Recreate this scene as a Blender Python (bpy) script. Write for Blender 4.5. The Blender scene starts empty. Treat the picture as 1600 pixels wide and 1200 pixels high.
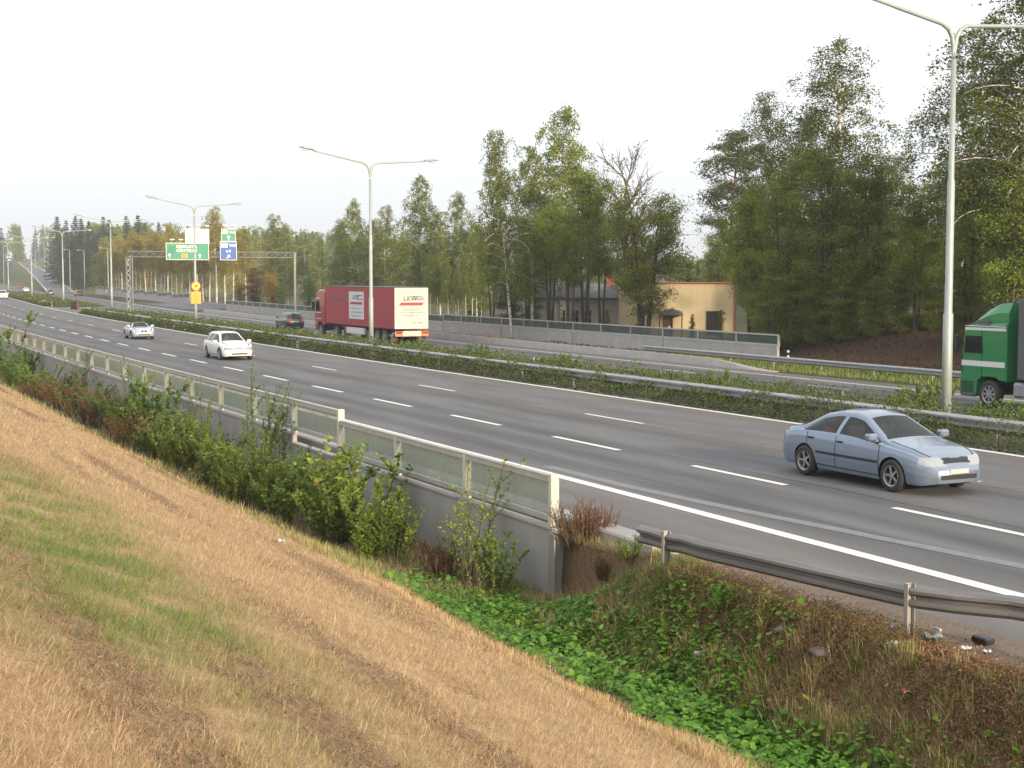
import bpy, math, random
import numpy as np
from mathutils import Matrix, Vector

# ------------------------------------------------------------------ camera
S = bpy.context.scene
COL = S.collection
R = math.radians
F_PX, CAM_H = 2288.0, 3.82
TH, PITCH = R(26.2), math.atan(168 / 2288.0)
cam = bpy.data.cameras.new('Camera')
cam.sensor_width = 36.0
cam.lens = F_PX / 1600 * 36
cam.clip_end = 6000
cam.clip_start = 0.1
cam_ob = bpy.data.objects.new('Camera', cam)
COL.objects.link(cam_ob)
cam_ob.location = (0, 0, CAM_H)
cam_ob.rotation_euler = (R(90) - PITCH, 0, -TH)
S.camera = cam_ob

# ------------------------------------------------------------------ sky, sun, exposure
SUN_AZ, SUN_EL = R(173), R(13)
w = bpy.data.worlds.new('World')
S.world = w
w.use_nodes = True
nt = w.node_tree
bg = nt.nodes['Background']
sky = nt.nodes.new('ShaderNodeTexSky')
sky.sky_type = 'NISHITA'
sky.sun_disc = False
sky.sun_elevation = SUN_EL
sky.sun_rotation = SUN_AZ
sky.air_density = 1.0
sky.dust_density = 4.0
sky.ozone_density = 1.0
veil = nt.nodes.new('ShaderNodeMix')          # thin high cloud that bleaches the blue
veil.data_type = 'RGBA'
veil.inputs['Factor'].default_value = 0.72
veil.inputs[7].default_value = (11.4, 11.7, 12.2, 1)
geo = nt.nodes.new('ShaderNodeTexCoord')
sep = nt.nodes.new('ShaderNodeSeparateXYZ')
vr = nt.nodes.new('ShaderNodeValToRGB')      # the veil is a little thinner and bluer low down
vr.color_ramp.elements[0].position = 0.0
vr.color_ramp.elements[0].color = (.69, .735, .81, 1)
vr.color_ramp.elements[1].position = 0.17
vr.color_ramp.elements[1].color = (.97, .99, 1.02, 1)
vs = nt.nodes.new('ShaderNodeVectorMath')
vs.operation = 'SCALE'
vs.inputs['Scale'].default_value = 11.8
nt.links.new(geo.outputs['Generated'], sep.inputs[0])
nt.links.new(sep.outputs[2], vr.inputs[0])
nt.links.new(vr.outputs[0], vs.inputs[0])
nt.links.new(vs.outputs[0], veil.inputs[7])
nt.links.new(sky.outputs[0], veil.inputs[6])
nt.links.new(veil.outputs[2], bg.inputs['Color'])
bg.inputs['Strength'].default_value = 0.1
sl = bpy.data.lights.new('Sun', 'SUN')
sl.energy = 4.2
sl.angle = R(3.0)
sl.color = (1.0, 0.80, 0.56)
so = bpy.data.objects.new('Sun', sl)
COL.objects.link(so)
sd = Vector((math.sin(SUN_AZ) * math.cos(SUN_EL), math.cos(SUN_AZ) * math.cos(SUN_EL), math.sin(SUN_EL)))
so.rotation_euler = sd.to_track_quat('Z', 'Y').to_euler()
so.location = (0, -30, 60)
S.view_settings.view_transform = 'Standard'
S.view_settings.look = 'None'
S.view_settings.gamma = 1
S.view_settings.exposure = 0.5
S.cycles.use_denoising = True
S.cycles.max_bounces = 6
S.cycles.diffuse_bounces = 3
S.cycles.glossy_bounces = 3
S.cycles.transmission_bounces = 4
S.cycles.transparent_max_bounces = 10
S.cycles.volume_bounces = 1
S.cycles.caustics_reflective = False
S.cycles.caustics_refractive = False

# ------------------------------------------------------------------ pixel <-> world helpers (survey of the photograph)
RGT = np.array([math.cos(TH), -math.sin(TH), 0])
FWH = np.array([math.sin(TH), math.cos(TH), 0])
FW = FWH * math.cos(PITCH) + np.array([0, 0, -math.sin(PITCH)])
UP = FWH * math.sin(PITCH) + np.array([0, 0, math.cos(PITCH)])
CAMP = np.array([0, 0, CAM_H])


def ray(px, py):
    return FW + (px - 800) / F_PX * RGT - (py - 600) / F_PX * UP


def at_z(px, py, z):
    d = ray(px, py)
    return CAMP + d * ((z - CAM_H) / d[2])


def at_d(px, D, py=432):
    d = ray(px, py)
    return CAMP + d * (D / float(d @ FWH))


def at_s(px, s, py=432):
    d = ray(px, py)
    return CAMP + d * (s / d[1])


def curve(s):
    s = np.asarray(s, float)
    a = np.clip(s - 40, 0, 176)
    return a * a / 4400.0 + np.clip(s - 216, 0, None) * 0.08


def elev(s):
    return np.clip(np.asarray(s, float) - 280, 0, None) * 0.0015


def heading(s):
    return float(np.clip(s - 40, 0, 176)) / 2200.0     # dX/ds


def sstep(a, b, x):
    t = np.clip((np.asarray(x, float) - a) / (b - a), 0, 1)
    return t * t * (3 - 2 * t)


def vnoise(x, y, f=1.0, seed=0):
    rs = np.random.RandomState(seed)
    out = 0
    for i in range(6):
        a, p, k = rs.uniform(0, 6.28), rs.uniform(0, 6.28), f * rs.uniform(0.6, 1.7)
        out = out + np.sin((np.cos(a) * x + np.sin(a) * y) * k + p)
    return out / 6.0


PA = np.array([(-900, 14), (-300, 8), (-40, 4.2), (-10, 2.9), (0, 2.15), (3, 1.2), (6, 0.06), (7.4, -0.52), (8.2, -0.86), (9.85, -0.9),
               (10.05, -0.9), (10.11, -0.07), (10.9, -0.07), (24, -0.07), (25.5, -0.03), (28.5, -0.35), (32.6, -0.95), (33.5, -1.07),
               (44.3, -1.07), (45, -0.85), (48, -0.9), (52, -1.0), (64, -1.0), (100, -0.7), (300, 0), (900, 5), (2500, 8)])
PB = np.array([(-900, 14), (-300, 8), (-40, 4.2), (-10, 2.9), (0, 2.15), (3, 1.2), (6, 0.06), (7.4, -0.6), (8.2, -0.88), (8.8, -0.88),
               (9.3, -0.42), (9.72, 0.10), (10.3, 0.12), (10.9, 0.055), (11.3, 0.02), (11.9, -0.03), (12.4, -0.07), (24, -0.07), (25.5, -0.03), (28.5, -0.35), (32.6, -0.95), (33.5, -1.07),
               (44.3, -1.07), (45, -0.98), (46.5, -0.9), (48, -0.6), (50, 0.0), (54, 1.35), (58, 1.9), (64, 2.1), (90, 2.4), (140, 1.2), (300, 0), (900, 5), (2500, 8)])


def ramp_xl(s):
    return np.interp(s, [400, 431, 583, 731, 992, 1500], [43, 45, 52, 57, 66, 76])


def ramp_z(s):
    return np.interp(s, [400, 431, 583, 731, 992, 1500, 2500], [-1.0, -0.7, 2.6, 7.2, 13.8, 19, 22])


def ground(X, Y, fine=True):
    X = np.asarray(X, float)
    Y = np.asarray(Y, float)
    xl = X - curve(Y)
    za = np.interp(xl, PA[:, 0], PA[:, 1])
    zb = np.interp(xl, PB[:, 0], PB[:, 1])
    wn = 1 - sstep(15.4, 18.3, Y)
    wf = 1 - sstep(60, 80, Y)
    k = np.where(xl < 30, wn, wf)
    z = za * (1 - k) + zb * k + elev(Y)
    rz = ramp_z(Y) - 0.08
    rx = ramp_xl(Y)
    t = sstep(0.0, 1.0, (xl - 43.8) / np.maximum(rx - 4 - 43.8, 0.6))
    far = np.where(Y > 400, 1.0, 0.0)
    z2 = z + (np.maximum(rz, z) - z) * t
    z2 = np.where(xl > rx + 5, np.maximum(z2, rz + np.minimum((xl - rx - 5) * 0.1, 3.0)), z2)
    z = np.where(far > 0, z2, z)
    if fine:
        hill = (xl < 7.6) & (xl > -60)
        z = z + np.where(hill, 0.05 * vnoise(X, Y, 1.3, 3) + 0.03 * vnoise(X, Y, 4.0, 4), 0) * sstep(9, 6, xl)
        bank = (xl > 7.4) & (xl < 10.2) & (Y < 18.5)
        z = z + np.where(bank, 0.05 * vnoise(X, Y, 4.5, 5), 0)
        ed = (xl >= 10.2) & (xl < 12.3) & (Y < 17.5)
        z = z + np.where(ed, .016 * vnoise(X, Y, 2.2, 7) + .012 * vnoise(X, Y, 7, 8), 0)
        bk = (xl > 46) & (Y < 110)
        z = z + np.where(bk, 0.12 * vnoise(X, Y, 1.1, 6), 0)
    return z


def on_ground(px, py):
    d = ray(px, py)
    t = np.linspace(3, 160, 6000)
    p = CAMP + d * t[:, None]
    i = np.argmax(p[:, 2] < ground(p[:, 0], p[:, 1]))
    q = p[i].copy()
    q[2] = float(ground(q[0], q[1]))
    return q


def road_pt(xl, s, z=0.0):
    return Vector((xl + float(curve(s)), s, z + float(elev(s))))


def road_rot(s):
    return -math.atan(heading(s))


# ------------------------------------------------------------------ mesh building
class MB:
    def __init__(self):
        self.v, self.f, self.n = [], [], 0
        self.attr = []

    def add(self, V, F, m=0, a=None):
        V = np.asarray(V, float).reshape(-1, 3)
        if isinstance(F, np.ndarray):
            self.f.append((F.astype(np.int64) + self.n, m))
        else:
            by = {}
            for p in F:
                by.setdefault(len(p), []).append(p)
            for p in by.values():
                self.f.append((np.array(p, np.int64) + self.n, m))
        self.v.append(V)
        if a is not None:
            self.attr.append(np.asarray(a, np.float32))
        self.n += len(V)

    def mesh(self, name, mats, smooth=False, aname='tint'):
        me = bpy.data.meshes.new(name)
        V = np.concatenate(self.v) if self.v else np.zeros((0, 3))
        me.vertices.add(len(V))
        me.vertices.foreach_set('co', V.astype(np.float32).ravel())
        nl = sum(f.size for f, _ in self.f)
        npoly = sum(len(f) for f, _ in self.f)
        me.loops.add(nl)
        me.polygons.add(npoly)
        me.loops.foreach_set('vertex_index', np.concatenate([f.ravel() for f, _ in self.f]).astype(np.int32))
        starts, mi, o = [], [], 0
        for f, m in self.f:
            k = f.shape[1]
            starts.append(o + np.arange(len(f)) * k)
            mi.append(np.full(len(f), m))
            o += f.size
        me.polygons.foreach_set('loop_start', np.concatenate(starts).astype(np.int32))
        me.polygons.foreach_set('material_index', np.concatenate(mi).astype(np.int32))
        me.polygons.foreach_set('use_smooth', np.full(npoly, bool(smooth)))
        for m in (mats if isinstance(mats, (list, tuple)) else [mats]):
            me.materials.append(m)
        if self.attr:
            A = np.concatenate(self.attr)
            if len(A) == len(V):
                if A.ndim == 1:
                    at = me.attributes.new(aname, 'FLOAT', 'POINT')
                    at.data.foreach_set('value', A)
                else:
                    at = me.attributes.new(aname, 'FLOAT_COLOR', 'POINT')
                    at.data.foreach_set('color', np.c_[A, np.ones(len(A))].astype(np.float32).ravel())
        me.update(calc_edges=True)
        me.validate()
        return me

    def build(self, name, mats, parent=None, smooth=False, loc=None, rot=None, **k):
        return link(name, self.mesh(name, mats, smooth), parent, loc, rot)

    # shapes
    def box(self, x0, x1, y0, y1, z0, z1, m=0, M=None, bev=0.0):
        if bev <= 0:
            V = [(x, y, z) for x in (x0, x1) for y in (y0, y1) for z in (z0, z1)]
            Fc = [(0, 1, 3, 2), (4, 6, 7, 5), (0, 4, 5, 1), (2, 3, 7, 6), (0, 2, 6, 4), (1, 5, 7, 3)]
        else:
            V, idx = [], {}
            X, Y, Z = (x0, x1), (y0, y1), (z0, z1)
            sg = (1, -1)
            for i in range(2):
                for j in range(2):
                    for k in range(2):
                        for ax in range(3):
                            o = [sg[i] * bev, sg[j] * bev, sg[k] * bev]
                            o[ax] = 0
                            idx[i, j, k, ax] = len(V)
                            V.append((X[i] + o[0], Y[j] + o[1], Z[k] + o[2]))
            Fc = []

            def q(a, b, c, d):
                Fc.append((a, b, c, d))
            for i in range(2):
                r = [idx[i, 0, 0, 0], idx[i, 1, 0, 0], idx[i, 1, 1, 0], idx[i, 0, 1, 0]]
                Fc.append(tuple(r if i else r[::-1]))
                r = [idx[0, i, 0, 1], idx[1, i, 0, 1], idx[1, i, 1, 1], idx[0, i, 1, 1]]
                Fc.append(tuple(r[::-1] if i else r))
                r = [idx[0, 0, i, 2], idx[1, 0, i, 2], idx[1, 1, i, 2], idx[0, 1, i, 2]]
                Fc.append(tuple(r if i else r[::-1]))
            for i in range(2):
                for j in range(2):
                    Fc.append((idx[i, j, 0, 0], idx[i, j, 1, 0], idx[i, j, 1, 1], idx[i, j, 0, 1]))
                    Fc.append((idx[i, 0, j, 0], idx[i, 1, j, 0], idx[i, 1, j, 2], idx[i, 0, j, 2]))
                    Fc.append((idx[0, i, j, 1], idx[1, i, j, 1], idx[1, i, j, 2], idx[0, i, j, 2]))
            for i in range(2):
                for j in range(2):
                    for k in range(2):
                        Fc.append((idx[i, j, k, 0], idx[i, j, k, 1], idx[i, j, k, 2]))
        V = np.array(V, float)
        if M is not None:
            V = xf(V, M)
        self.add(V, Fc, m)

    def tube(self, pts, rad, sides=8, m=0, cap=True, M=None):
        P = np.asarray(pts, float)
        n = len(P)
        rad = np.broadcast_to(np.asarray(rad, float), (n,))
        T = np.gradient(P, axis=0)
        T /= np.linalg.norm(T, axis=1)[:, None] + 1e-9
        ref = np.array([0, 0, 1.0]) if abs(T[:, 2]).mean() < 0.8 else np.array([1.0, 0, 0])
        A = np.cross(T, ref)
        A /= np.linalg.norm(A, axis=1)[:, None] + 1e-9
        B = np.cross(T, A)
        an = np.arange(sides) * 2 * np.pi / sides
        V = P[:, None] + rad[:, None, None] * (A[:, None] * np.cos(an)[None, :, None] + B[:, None] * np.sin(an)[None, :, None])
        V = V.reshape(-1, 3)
        i = np.arange(n - 1)[:, None] * sides
        j = np.arange(sides)[None]
        j2 = (j + 1) % sides
        Fq = np.stack([i + j, i + j2, i + sides + j2, i + sides + j], -1).reshape(-1, 4)
        if M is not None:
            V = xf(V, M)
        base = self.n
        self.add(V, Fq, m)
        if cap and sides > 4:
            self.f.append((np.array([list(range(sides))[::-1]]) + base, m))
            self.f.append((np.array([list(range((n - 1) * sides, n * sides))]) + base, m))

    def lathe(self, prof, sides=24, axis='z', m=0, M=None):
        prof = np.asarray(prof, float)
        an = np.arange(sides) * 2 * np.pi / sides
        r, h = prof[:, 0], prof[:, 1]
        V = np.stack([r[:, None] * np.cos(an), r[:, None] * np.sin(an), np.repeat(h[:, None], sides, 1)], -1).reshape(-1, 3)
        if axis == 'y':
            V = V[:, [0, 2, 1]]
        elif axis == 'x':
            V = V[:, [2, 0, 1]]
        n = len(prof)
        i = np.arange(n - 1)[:, None] * sides
        j = np.arange(sides)[None]
        j2 = (j + 1) % sides
        Fq = np.stack([i + j, i + j2, i + sides + j2, i + sides + j], -1).reshape(-1, 4)
        if M is not None:
            V = xf(V, M)
        self.add(V, Fq, m)

    def extrude(self, poly, frames, m=0, cap=True):
        """closed 2-D outline (a, b) swept through frames [(origin, axis_a, axis_b)]"""
        poly = np.asarray(poly, float)
        k = len(poly)
        V = np.concatenate([np.asarray(o)[None] + poly[:, :1] * np.asarray(a)[None] + poly[:, 1:] * np.asarray(b)[None] for o, a, b in frames])
        n = len(frames)
        i = np.arange(n - 1)[:, None] * k
        j = np.arange(k)[None]
        j2 = (j + 1) % k
        Fq = np.stack([i + j, i + j2, i + k + j2, i + k + j], -1).reshape(-1, 4)
        base = self.n
        self.add(V, Fq, m)
        if cap:
            self.f.append((np.array([list(range(k))[::-1]]) + base, m))
            self.f.append((np.array([list(range((n - 1) * k, n * k))]) + base, m))

    def leaves(self, P, size, rng, elong=1.8, up=0.3, m=0, dirs=None, a=None, fold=0.0):
        """small pointed leaf faces"""
        n = len(P)
        if n == 0:
            return
        size = np.broadcast_to(np.asarray(size, float), (n,)) * rng.uniform(0.7, 1.3, n)
        d = rng.normal(size=(n, 3)) if dirs is None else dirs + 0.35 * rng.normal(size=(n, 3))
        d /= np.linalg.norm(d, axis=1)[:, None]
        nn = rng.normal(size=(n, 3)) + np.array([0, 0, up * 3])
        s = np.cross(d, nn)
        s /= np.linalg.norm(s, axis=1)[:, None] + 1e-9
        L = size[:, None]
        Wd = L / elong
        V = np.stack([P - d * L * .5, P + s * Wd * .5 - d * L * .05, P + d * L * .5, P - s * Wd * .5 - d * L * .05], 1).reshape(-1, 3)
        Fq = np.arange(n * 4).reshape(n, 4)
        self.add(V, Fq, m, None if a is None else np.repeat(a, 4, axis=0))


def xf(V, M):
    M = np.array(M)
    return V @ M[:3, :3].T + M[:3, 3]


def link(name, me, parent=None, loc=None, rot=None):
    o = bpy.data.objects.new(name, me)
    COL.objects.link(o)
    if loc is not None:
        o.location = loc
    if rot is not None:
        o.rotation_euler = rot if hasattr(rot, '__len__') else (0, 0, rot)
    if parent is not None:
        o.parent = parent
    return o


def tag(o, label=None, cat=None, group=None, kind=None):
    if label:
        o['label'] = label
    if cat:
        o['category'] = cat
    if group:
        o['group'] = group
    if kind:
        o['kind'] = kind
    return o


def empty(name, loc, rz=0, label=None, cat=None, group=None, scale=None):
    o = bpy.data.objects.new(name, None)
    COL.objects.link(o)
    o.location = loc
    o.rotation_euler = (0, 0, rz)
    o.empty_display_size = 0.3
    if scale is not None:
        o.scale = scale
    return tag(o, label, cat, group)


def copy_tree(o, parent=None):
    c = o.copy()
    COL.objects.link(c)
    if parent is not None:
        c.parent = parent
    for ch in list(o.children):
        copy_tree(ch, c)
    return c


# ------------------------------------------------------------------ materials
def newmat(name):
    m = bpy.data.materials.new(name)
    m.use_nodes = True
    return m, m.node_tree, m.node_tree.nodes['Principled BSDF']


def rgba(c):
    return (c[0], c[1], c[2], 1)


def pmat(name, col, rough=0.6, metal=0.0, col2=None, scale=6.0, bump=0.0, bscale=40.0, coat=0.0, spec=0.5, streak=False, aniso=None):
    m, t, b = newmat(name)
    b.inputs['Roughness'].default_value = rough
    b.inputs['Metallic'].default_value = metal
    b.inputs['Coat Weight'].default_value = coat
    b.inputs['Specular IOR Level'].default_value = spec
    N = t.nodes
    tc = N.new('ShaderNodeTexCoord')
    if col2 is not None:
        mp = N.new('ShaderNodeMapping')
        mp.inputs['Scale'].default_value = (1, 1, 0.12) if streak else (aniso or (1, 1, 1))
        n = N.new('ShaderNodeTexNoise')
        n.inputs['Scale'].default_value = scale
        n.inputs['Detail'].default_value = 6
        n.inputs['Roughness'].default_value = 0.65
        r = N.new('ShaderNodeValToRGB')
        r.color_ramp.elements[0].position = 0.35
        r.color_ramp.elements[1].position = 0.68
        r.color_ramp.elements[0].color = rgba(col)
        r.color_ramp.elements[1].color = rgba(col2)
        t.links.new(tc.outputs['Object'], mp.inputs['Vector'])
        t.links.new(mp.outputs[0], n.inputs['Vector'])
        t.links.new(n.outputs['Fac'], r.inputs[0])
        t.links.new(r.outputs[0], b.inputs['Base Color'])
    else:
        b.inputs['Base Color'].default_value = rgba(col)
    if bump > 0:
        n2 = N.new('ShaderNodeTexNoise')
        n2.inputs['Scale'].default_value = bscale
        n2.inputs['Detail'].default_value = 4
        bp = N.new('ShaderNodeBump')
        bp.inputs['Strength'].default_value = bump
        bp.inputs['Distance'].default_value = 0.02
        t.links.new(tc.outputs['Object'], n2.inputs['Vector'])
        t.links.new(n2.outputs['Fac'], bp.inputs['Height'])
        t.links.new(bp.outputs[0], b.inputs['Normal'])
    return m


def leafmat(name, cols, trans=0.35, rough=0.55, objvar=0.12, tint=None):
    """leaf colours picked per leaf (random per island), with light passing through"""
    m, t, b = newmat(name)
    N = t.nodes
    g = N.new('ShaderNodeNewGeometry')
    r = N.new('ShaderNodeValToRGB')
    r.color_ramp.interpolation = 'LINEAR'
    el = r.color_ramp.elements
    while len(el) < len(cols):
        el.new(0.5)
    for i, c in enumerate(cols):
        el[i].position = i / max(1, len(cols) - 1)
        el[i].color = rgba(c)
    t.links.new(g.outputs['Random Per Island'], r.inputs[0])
    out = r.outputs[0]
    if tint is not None:
        r2 = N.new('ShaderNodeValToRGB')
        e2 = r2.color_ramp.elements
        while len(e2) < len(tint):
            e2.new(0.5)
        for i, c in enumerate(tint):
            e2[i].position = i / max(1, len(tint) - 1)
            e2[i].color = rgba(c)
        t.links.new(g.outputs['Random Per Island'], r2.inputs[0])
        at = N.new('ShaderNodeAttribute')
        at.attribute_name = 'tint'
        mx = N.new('ShaderNodeMix')
        mx.data_type = 'RGBA'
        t.links.new(at.outputs['Fac'], mx.inputs['Factor'])
        t.links.new(out, mx.inputs[6])
        t.links.new(r2.outputs[0], mx.inputs[7])
        out = mx.outputs[2]
    oi = N.new('ShaderNodeObjectInfo')
    hs = N.new('ShaderNodeHueSaturation')
    mr = N.new('ShaderNodeMapRange')
    mr.inputs['To Min'].default_value = 1 - objvar * 1.6
    mr.inputs['To Max'].default_value = 1 + objvar * 1.6
    t.links.new(oi.outputs['Random'], mr.inputs['Value'])
    t.links.new(mr.outputs[0], hs.inputs['Value'])
    t.links.new(out, hs.inputs['Color'])
    t.links.new(hs.outputs[0], b.inputs['Base Color'])
    b.inputs['Roughness'].default_value = rough
    b.inputs['Specular IOR Level'].default_value = 0.25
    if trans > 0:
        tr = N.new('ShaderNodeBsdfTranslucent')
        t.links.new(hs.outputs[0], tr.inputs['Color'])
        ms = N.new('ShaderNodeMixShader')
        ms.inputs[0].default_value = trans
        t.links.new(b.outputs[0], ms.inputs[1])
        t.links.new(tr.outputs[0], ms.inputs[2])
        t.links.new(ms.outputs[0], N['Material Output'].inputs[0])
    return m


def glassmat(name, col, mixt=0.5, rough=0.03):
    m, t, b = newmat(name)
    b.inputs['Base Color'].default_value = rgba(col)
    b.inputs['Roughness'].default_value = rough
    N = t.nodes
    tr = N.new('ShaderNodeBsdfTransparent')
    tr.inputs[0].default_value = (0.82, 0.9, 0.86, 1)
    ms = N.new('ShaderNodeMixShader')
    ms.inputs[0].default_value = mixt
    t.links.new(b.outputs[0], ms.inputs[1])
    t.links.new(tr.outputs[0], ms.inputs[2])
    t.links.new(ms.outputs[0], N['Material Output'].inputs[0])
    return m


def groundmat():
    m, t, b = newmat('ground_soil')
    N = t.nodes
    at = N.new('ShaderNodeAttribute')
    at.attribute_name = 'tint'
    tc = N.new('ShaderNodeTexCoord')
    n = N.new('ShaderNodeTexNoise')
    n.inputs['Scale'].default_value = 3.0
    n.inputs['Detail'].default_value = 8
    n.inputs['Roughness'].default_value = 0.7
    n2 = N.new('ShaderNodeTexNoise')
    n2.inputs['Scale'].default_value = 22.0
    n2.inputs['Detail'].default_value = 6
    for q in (n, n2):
        t.links.new(tc.outputs['Object'], q.inputs['Vector'])
    mr = N.new('ShaderNodeMapRange')
    mr.inputs['From Min'].default_value = 0.3
    mr.inputs['From Max'].default_value = 0.7
    mr.inputs['To Min'].default_value = 0.62
    mr.inputs['To Max'].default_value = 1.3
    ad = N.new('ShaderNodeMath')
    ad.operation = 'ADD'
    ml = N.new('ShaderNodeMath')
    ml.operation = 'MULTIPLY'
    ml.inputs[1].default_value = 0.5
    t.links.new(n.outputs['Fac'], ad.inputs[0])
    t.links.new(n2.outputs['Fac'], ad.inputs[1])
    t.links.new(ad.outputs[0], ml.inputs[0])
    t.links.new(ml.outputs[0], mr.inputs['Value'])
    mx = N.new('ShaderNodeVectorMath')
    mx.operation = 'SCALE'
    t.links.new(at.outputs['Color'], mx.inputs[0])
    t.links.new(mr.outputs[0], mx.inputs['Scale'])
    t.links.new(mx.outputs[0], b.inputs['Base Color'])
    b.inputs['Roughness'].default_value = 0.95
    b.inputs['Specular IOR Level'].default_value = 0.15
    bp = N.new('ShaderNodeBump')
    bp.inputs['Strength'].default_value = 0.6
    bp.inputs['Distance'].default_value = 0.05
    t.links.new(n2.outputs['Fac'], bp.inputs['Height'])
    t.links.new(bp.outputs[0], b.inputs['Normal'])
    return m


def asphalt(name, stops):
    """stops: (lateral metres, colour) for lane wear; fine aggregate on top"""
    m, t, b = newmat(name)
    N = t.nodes
    at = N.new('ShaderNodeAttribute')
    at.attribute_name = 'tint'
    tc = N.new('ShaderNodeTexCoord')
    wob = N.new('ShaderNodeTexNoise')
    wob.inputs['Scale'].default_value = 0.35
    wob.inputs['Detail'].default_value = 5
    mp = N.new('ShaderNodeMapping')
    mp.inputs['Scale'].default_value = (1.0, 0.15, 1)
    t.links.new(tc.outputs['Object'], mp.inputs[0])
    t.links.new(mp.outputs[0], wob.inputs['Vector'])
    add = N.new('ShaderNodeMath')
    add.operation = 'MULTIPLY_ADD'
    add.inputs[1].default_value = 0.5
    t.links.new(wob.outputs['Fac'], add.inputs[0])
    t.links.new(at.outputs['Fac'], add.inputs[2])
    lo, hi = stops[0][0], stops[-1][0]
    mr = N.new('ShaderNodeMapRange')
    mr.inputs['From Min'].default_value = lo + 0.25
    mr.inputs['From Max'].default_value = hi + 0.25
    t.links.new(add.outputs[0], mr.inputs['Value'])
    r = N.new('ShaderNodeValToRGB')
    el = r.color_ramp.elements
    while len(el) < len(stops):
        el.new(0.5)
    for i, (x, c) in enumerate(stops):
        el[i].position = (x - lo) / (hi - lo)
        el[i].color = rgba(c)
    t.links.new(mr.outputs[0], r.inputs[0])
    big = N.new('ShaderNodeTexNoise')
    big.inputs['Scale'].default_value = 1.2
    big.inputs['Detail'].default_value = 7
    t.links.new(mp.outputs[0], big.inputs['Vector'])
    fine = N.new('ShaderNodeTexNoise')
    fine.inputs['Scale'].default_value = 38
    fine.inputs['Detail'].default_value = 3
    t.links.new(tc.outputs['Object'], fine.inputs['Vector'])
    sm = N.new('ShaderNodeMath')
    sm.operation = 'ADD'
    t.links.new(big.outputs['Fac'], sm.inputs[0])
    t.links.new(fine.outputs['Fac'], sm.inputs[1])
    m2 = N.new('ShaderNodeMapRange')
    m2.inputs['From Min'].default_value = 0.6
    m2.inputs['From Max'].default_value = 1.4
    m2.inputs['To Min'].default_value = 0.58
    m2.inputs['To Max'].default_value = 1.42
    t.links.new(sm.outputs[0], m2.inputs['Value'])
    sc = N.new('ShaderNodeVectorMath')
    sc.operation = 'SCALE'
    t.links.new(r.outputs[0], sc.inputs[0])
    t.links.new(m2.outputs[0], sc.inputs['Scale'])
    t.links.new(sc.outputs[0], b.inputs['Base Color'])
    b.inputs['Roughness'].default_value = 0.85
    b.inputs['Specular IOR Level'].default_value = 0.3
    bp = N.new('ShaderNodeBump')
    bp.inputs['Strength'].default_value = 0.25
    bp.inputs['Distance'].default_value = 0.01
    t.links.new(fine.outputs['Fac'], bp.inputs['Height'])
    t.links.new(bp.outputs[0], b.inputs['Normal'])
    return m


g1 = lambda v, k=1.0: (v, v * (0.985 if k else 1), v * (0.965 if k else 1))
M = {}
M['ground'] = groundmat()
AD, AL, AS, AO = (.094, .094, .096), (.134, .134, .136), (.150, .141, .132), (.142, .128, .112)
M['asphalt_near'] = asphalt('near_asphalt', [(10.0, AS), (12.9, AS), (13.5, AL), (14.1, AD), (14.7, AL), (15.3, AD), (16.0, AL), (16.45, AD), (17.2, AL), (18.2, AL),
                            (18.9, AD), (19.6, AO), (20.1, AL), (21.0, AL), (22.0, AL), (22.8, AO), (23.4, AS), (25.0, AS)])
M['asphalt_far'] = asphalt('far_asphalt', [(33, AS), (34.5, AL), (35.4, AD), (36.5, AL), (37.6, AD), (38.6, AL), (39.6, AD), (40.4, AL), (41.2, AD), (42.2, AL), (43, AS), (44.5, AS)])
M['asphalt_ramp'] = asphalt('ramp_asphalt', [(-4.5, AS), (-2, AL), (0, AL), (2, AL), (4.5, AS)])
M['paint'] = pmat('road_paint', (.62, .62, .60), .7, col2=(.80, .79, .76), scale=5, bump=.1)
M['tar'] = pmat('tar_joint', (.045, .045, .046), .6, col2=(.075, .074, .072), scale=1.5)
M['old_paint'] = pmat('greyed_out_paint', (.17, .175, .18), .75, col2=(.21, .215, .22), scale=4)
M['concrete'] = pmat('grey_concrete', (.30, .29, .275), .85, col2=(.36, .35, .335), scale=1.3, bump=.15, bscale=30, aniso=(1, 1, .45))
M['concrete_pale'] = pmat('pale_concrete', (.37, .355, .33), .85, col2=(.46, .445, .42), scale=1.6, bump=.15, bscale=25)
M['galv'] = pmat('galvanised_steel', (.33, .335, .34), .42, .75, col2=(.43, .435, .44), scale=4)
M['galv_dull'] = pmat('weathered_steel', (.30, .295, .28), .55, .45, col2=(.40, .39, .37), scale=5, streak=True)
M['rail_worn'] = pmat('worn_rail_steel', (.15, .15, .145), .5, .35, col2=(.23, .225, .215), scale=2.5, aniso=(1, .2, 6))
M['alu'] = pmat('aluminium_frame', (.42, .42, .40), .5, .3, col2=(.50, .50, .475), scale=5)
M['cream_post'] = pmat('painted_steel_post', (.52, .49, .43), .55, .05, col2=(.60, .57, .50), scale=6, streak=True)
M['lamp_paint'] = pmat('lamp_post_paint', (.30, .345, .33), .45, .25, col2=(.36, .40, .385), scale=3)
M['lamp_glass'] = pmat('lamp_bowl', (.72, .72, .70), .25)
M['black'] = pmat('black_plastic', (.018, .018, .02), .5)
M['rubber'] = pmat('tyre_rubber', (.022, .022, .023), .75, col2=(.035, .034, .033), scale=14)
M['rim'] = pmat('alloy_rim', (.38, .385, .39), .35, .7)
M['chrome'] = pmat('chrome', (.7, .7, .7), .15, 1.0)
M['glass_car'] = glassmat('car_glass', (.02, .026, .026), .42)
M['headlight'] = pmat('headlight_lens', (.40, .42, .44), .12, .5, coat=1)
M['tail'] = pmat('tail_light_red', (.42, .015, .012), .2, coat=1)
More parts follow.
